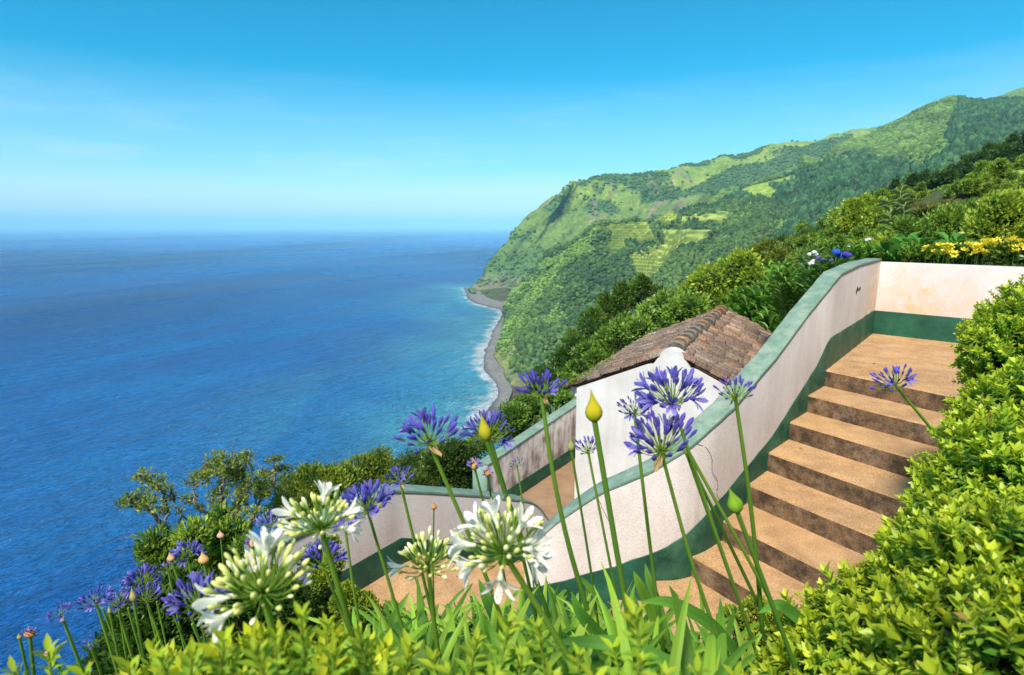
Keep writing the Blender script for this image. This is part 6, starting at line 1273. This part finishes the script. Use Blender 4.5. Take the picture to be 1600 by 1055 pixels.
shoot_shrub('boxwood_shrub','long sloping boxwood bush beside the main flight, hiding the right ends of the steps','shrub', bl([(1590,680,2.3,.22),(1555,735,2.15,.19),(1640,680,2.2,.28),(1530,780,2.05,.18),(1590,800,1.9,.24),(1505,830,1.95,.16),(1465,890,1.85,.15),(1545,870,1.75,.22),(1620,780,1.8,.26),(1420,940,1.78,.14),(1650,760,1.9,.28),(1510,690,2.6,.09),(1570,630,2.6,.11)]),370,.105,.041,YT,YB,502)
shoot_shrub('boxwood_shrub','nearest boxwood bush filling the lower right corner with bright young shoots','shrub', bl([(1500,930,1.5,.20),(1420,980,1.5,.17),(1350,1000,1.55,.15),(1290,1010,1.6,.12),(1580,930,1.35,.22),(1450,1060,1.3,.18),(1360,1070,1.3,.15),(1540,1040,1.15,.20),(1640,960,1.2,.24),(1290,1080,1.35,.13),(1620,1080,1.0,.20),(1240,1090,1.4,.10)]),430,.100,.040,(.46,.53,.03),(.11,.26,.02),503)
# loose yellow-green shoots in the foreground
fs = []
r_ = np.random.default_rng(61)
def fshoot(px, py, y, hpx, label, seed, leafpx=34, n_=1, lean=0):
    q = np.random.default_rng(seed); tip = aty(px, py, y); L_ = hpx / FPX * y; bot = tip + np.array([-lean * L_, .01, -L_]); root = np.array([bot[0], bot[1], bot[2] - .02]); e = empty('young_shoot', bot, label, 'shoot', 'young shoots of the shrub in front of the camera'); b = MB()
    ax = unit(tip - bot)[None]; lf = leafpx / FPX * y; shoots(b, np.zeros((1, 3)), ax, L_, lf, (.44, .52, .028), (.22, .40, .030), q, max(3, int(L_ / (lf * .42))), 3, .34, stem=False)
    gz = float(ground_z(bot[0], bot[1])); b.build('leaves', M['leaf_soft'], e); t = MB(); t.tube(cr([(0.0, .05, gz - bot[2]), (.0, .02, -.1), (0, 0, 0), ax[0] * L_], 10), np.linspace(.004, .0016, 10), 6, (.30, .40, .05)); t.build('stem', M['leaf_soft'], e)
big = [(640,1000,.78,130),(745,985,.85,130),(795,960,.72,120),(840,965,.8,150),(992,945,.75,150),(905,1010,.7,90),(1000,1020,.62,90),(560,975,.68,130),(520,1005,.62,90),(470,950,.60,140),(430,985,.6,120),(395,1000,.55,100),(350,985,.62,110),(300,1010,.60,90),(250,1015,.62,80),(600,1040,.6,70),(700,1035,.6,80),(770,1040,.55,70),(860,1045,.6,60),(930,1050,.62,60),(1090,1035,.7,70),(1150,1045,.7,60),(200,1030,.7,60),(130,1040,.7,50),(75,1005,.8,90),(20,1035,.7,60),(675,1015,.9,90),(580,1015,.9,90),(460,1010,.85,90),(380,1040,.75,60),(815,1010,.95,90),(960,1000,.95,70),(510,960,.8,110),(1040,1040,.8,60)]
big = [(x, y_ + 12, d, h) for x, y_, d, h in big]
lrw = lambda x: 'far left' if x < 220 else ('left' if x < 480 else ('left middle' if x < 700 else ('middle' if x < 900 else 'right middle')))
for i, (x, y_, d, h) in enumerate(sorted(big)):
    fshoot(x, y_, d, h, 'yellow-green leafy shoot, %s from the left along the bottom edge, %s' % ((nth + 'thirteenth fourteenth fifteenth sixteenth seventeenth eighteenth nineteenth twentieth twenty-first twenty-second twenty-third twenty-fourth twenty-fifth twenty-sixth twenty-seventh twenty-eighth twenty-ninth thirtieth thirty-first thirty-second thirty-third thirty-fourth'.split())[i], lrw(x)), 600 + i, 34 + (i * 7) % 12, lean=r_.uniform(-.2, .2))
shoot_shrub('foreground_shrub','bright yellow-green shrub at the bottom left, in front of the flower stalks','shrub', bl([(330,1125,.85,.09),(400,1130,.8,.09),(470,1120,.78,.08),(240,1140,.95,.09),(540,1150,.8,.08)]),700,.11,.046,(.50,.52,.025),(.18,.34,.025),504,5,3,.34,core=(.02,.05,.01),mat='leaf_soft')
# ------------------------------------------------------------------ sea air: one box of even haze round everything
m, n, l = new_mat('sea_air'); pv = node(n, 'ShaderNodeVolumePrincipled'); pv.inputs['Density'].default_value = .000062; pv.inputs['Color'].default_value = (.42, .82, 1.0, 1); pv.inputs['Anisotropy'].default_value = -.25
o = node(n, 'ShaderNodeOutputMaterial'); l(pv.outputs[0], o.inputs['Volume'])
hb_ = MB(); zl, zh = SEA - 8, 640.0; hb_.box((0, 74000, (zl + zh) / 2), (180000, 160000, zh - zl)); hz_ = hb_.build('haze', m); hz_['kind'] = 'stuff'; m.cycles.homogeneous_volume = True if hasattr(m.cycles, 'homogeneous_volume') else None
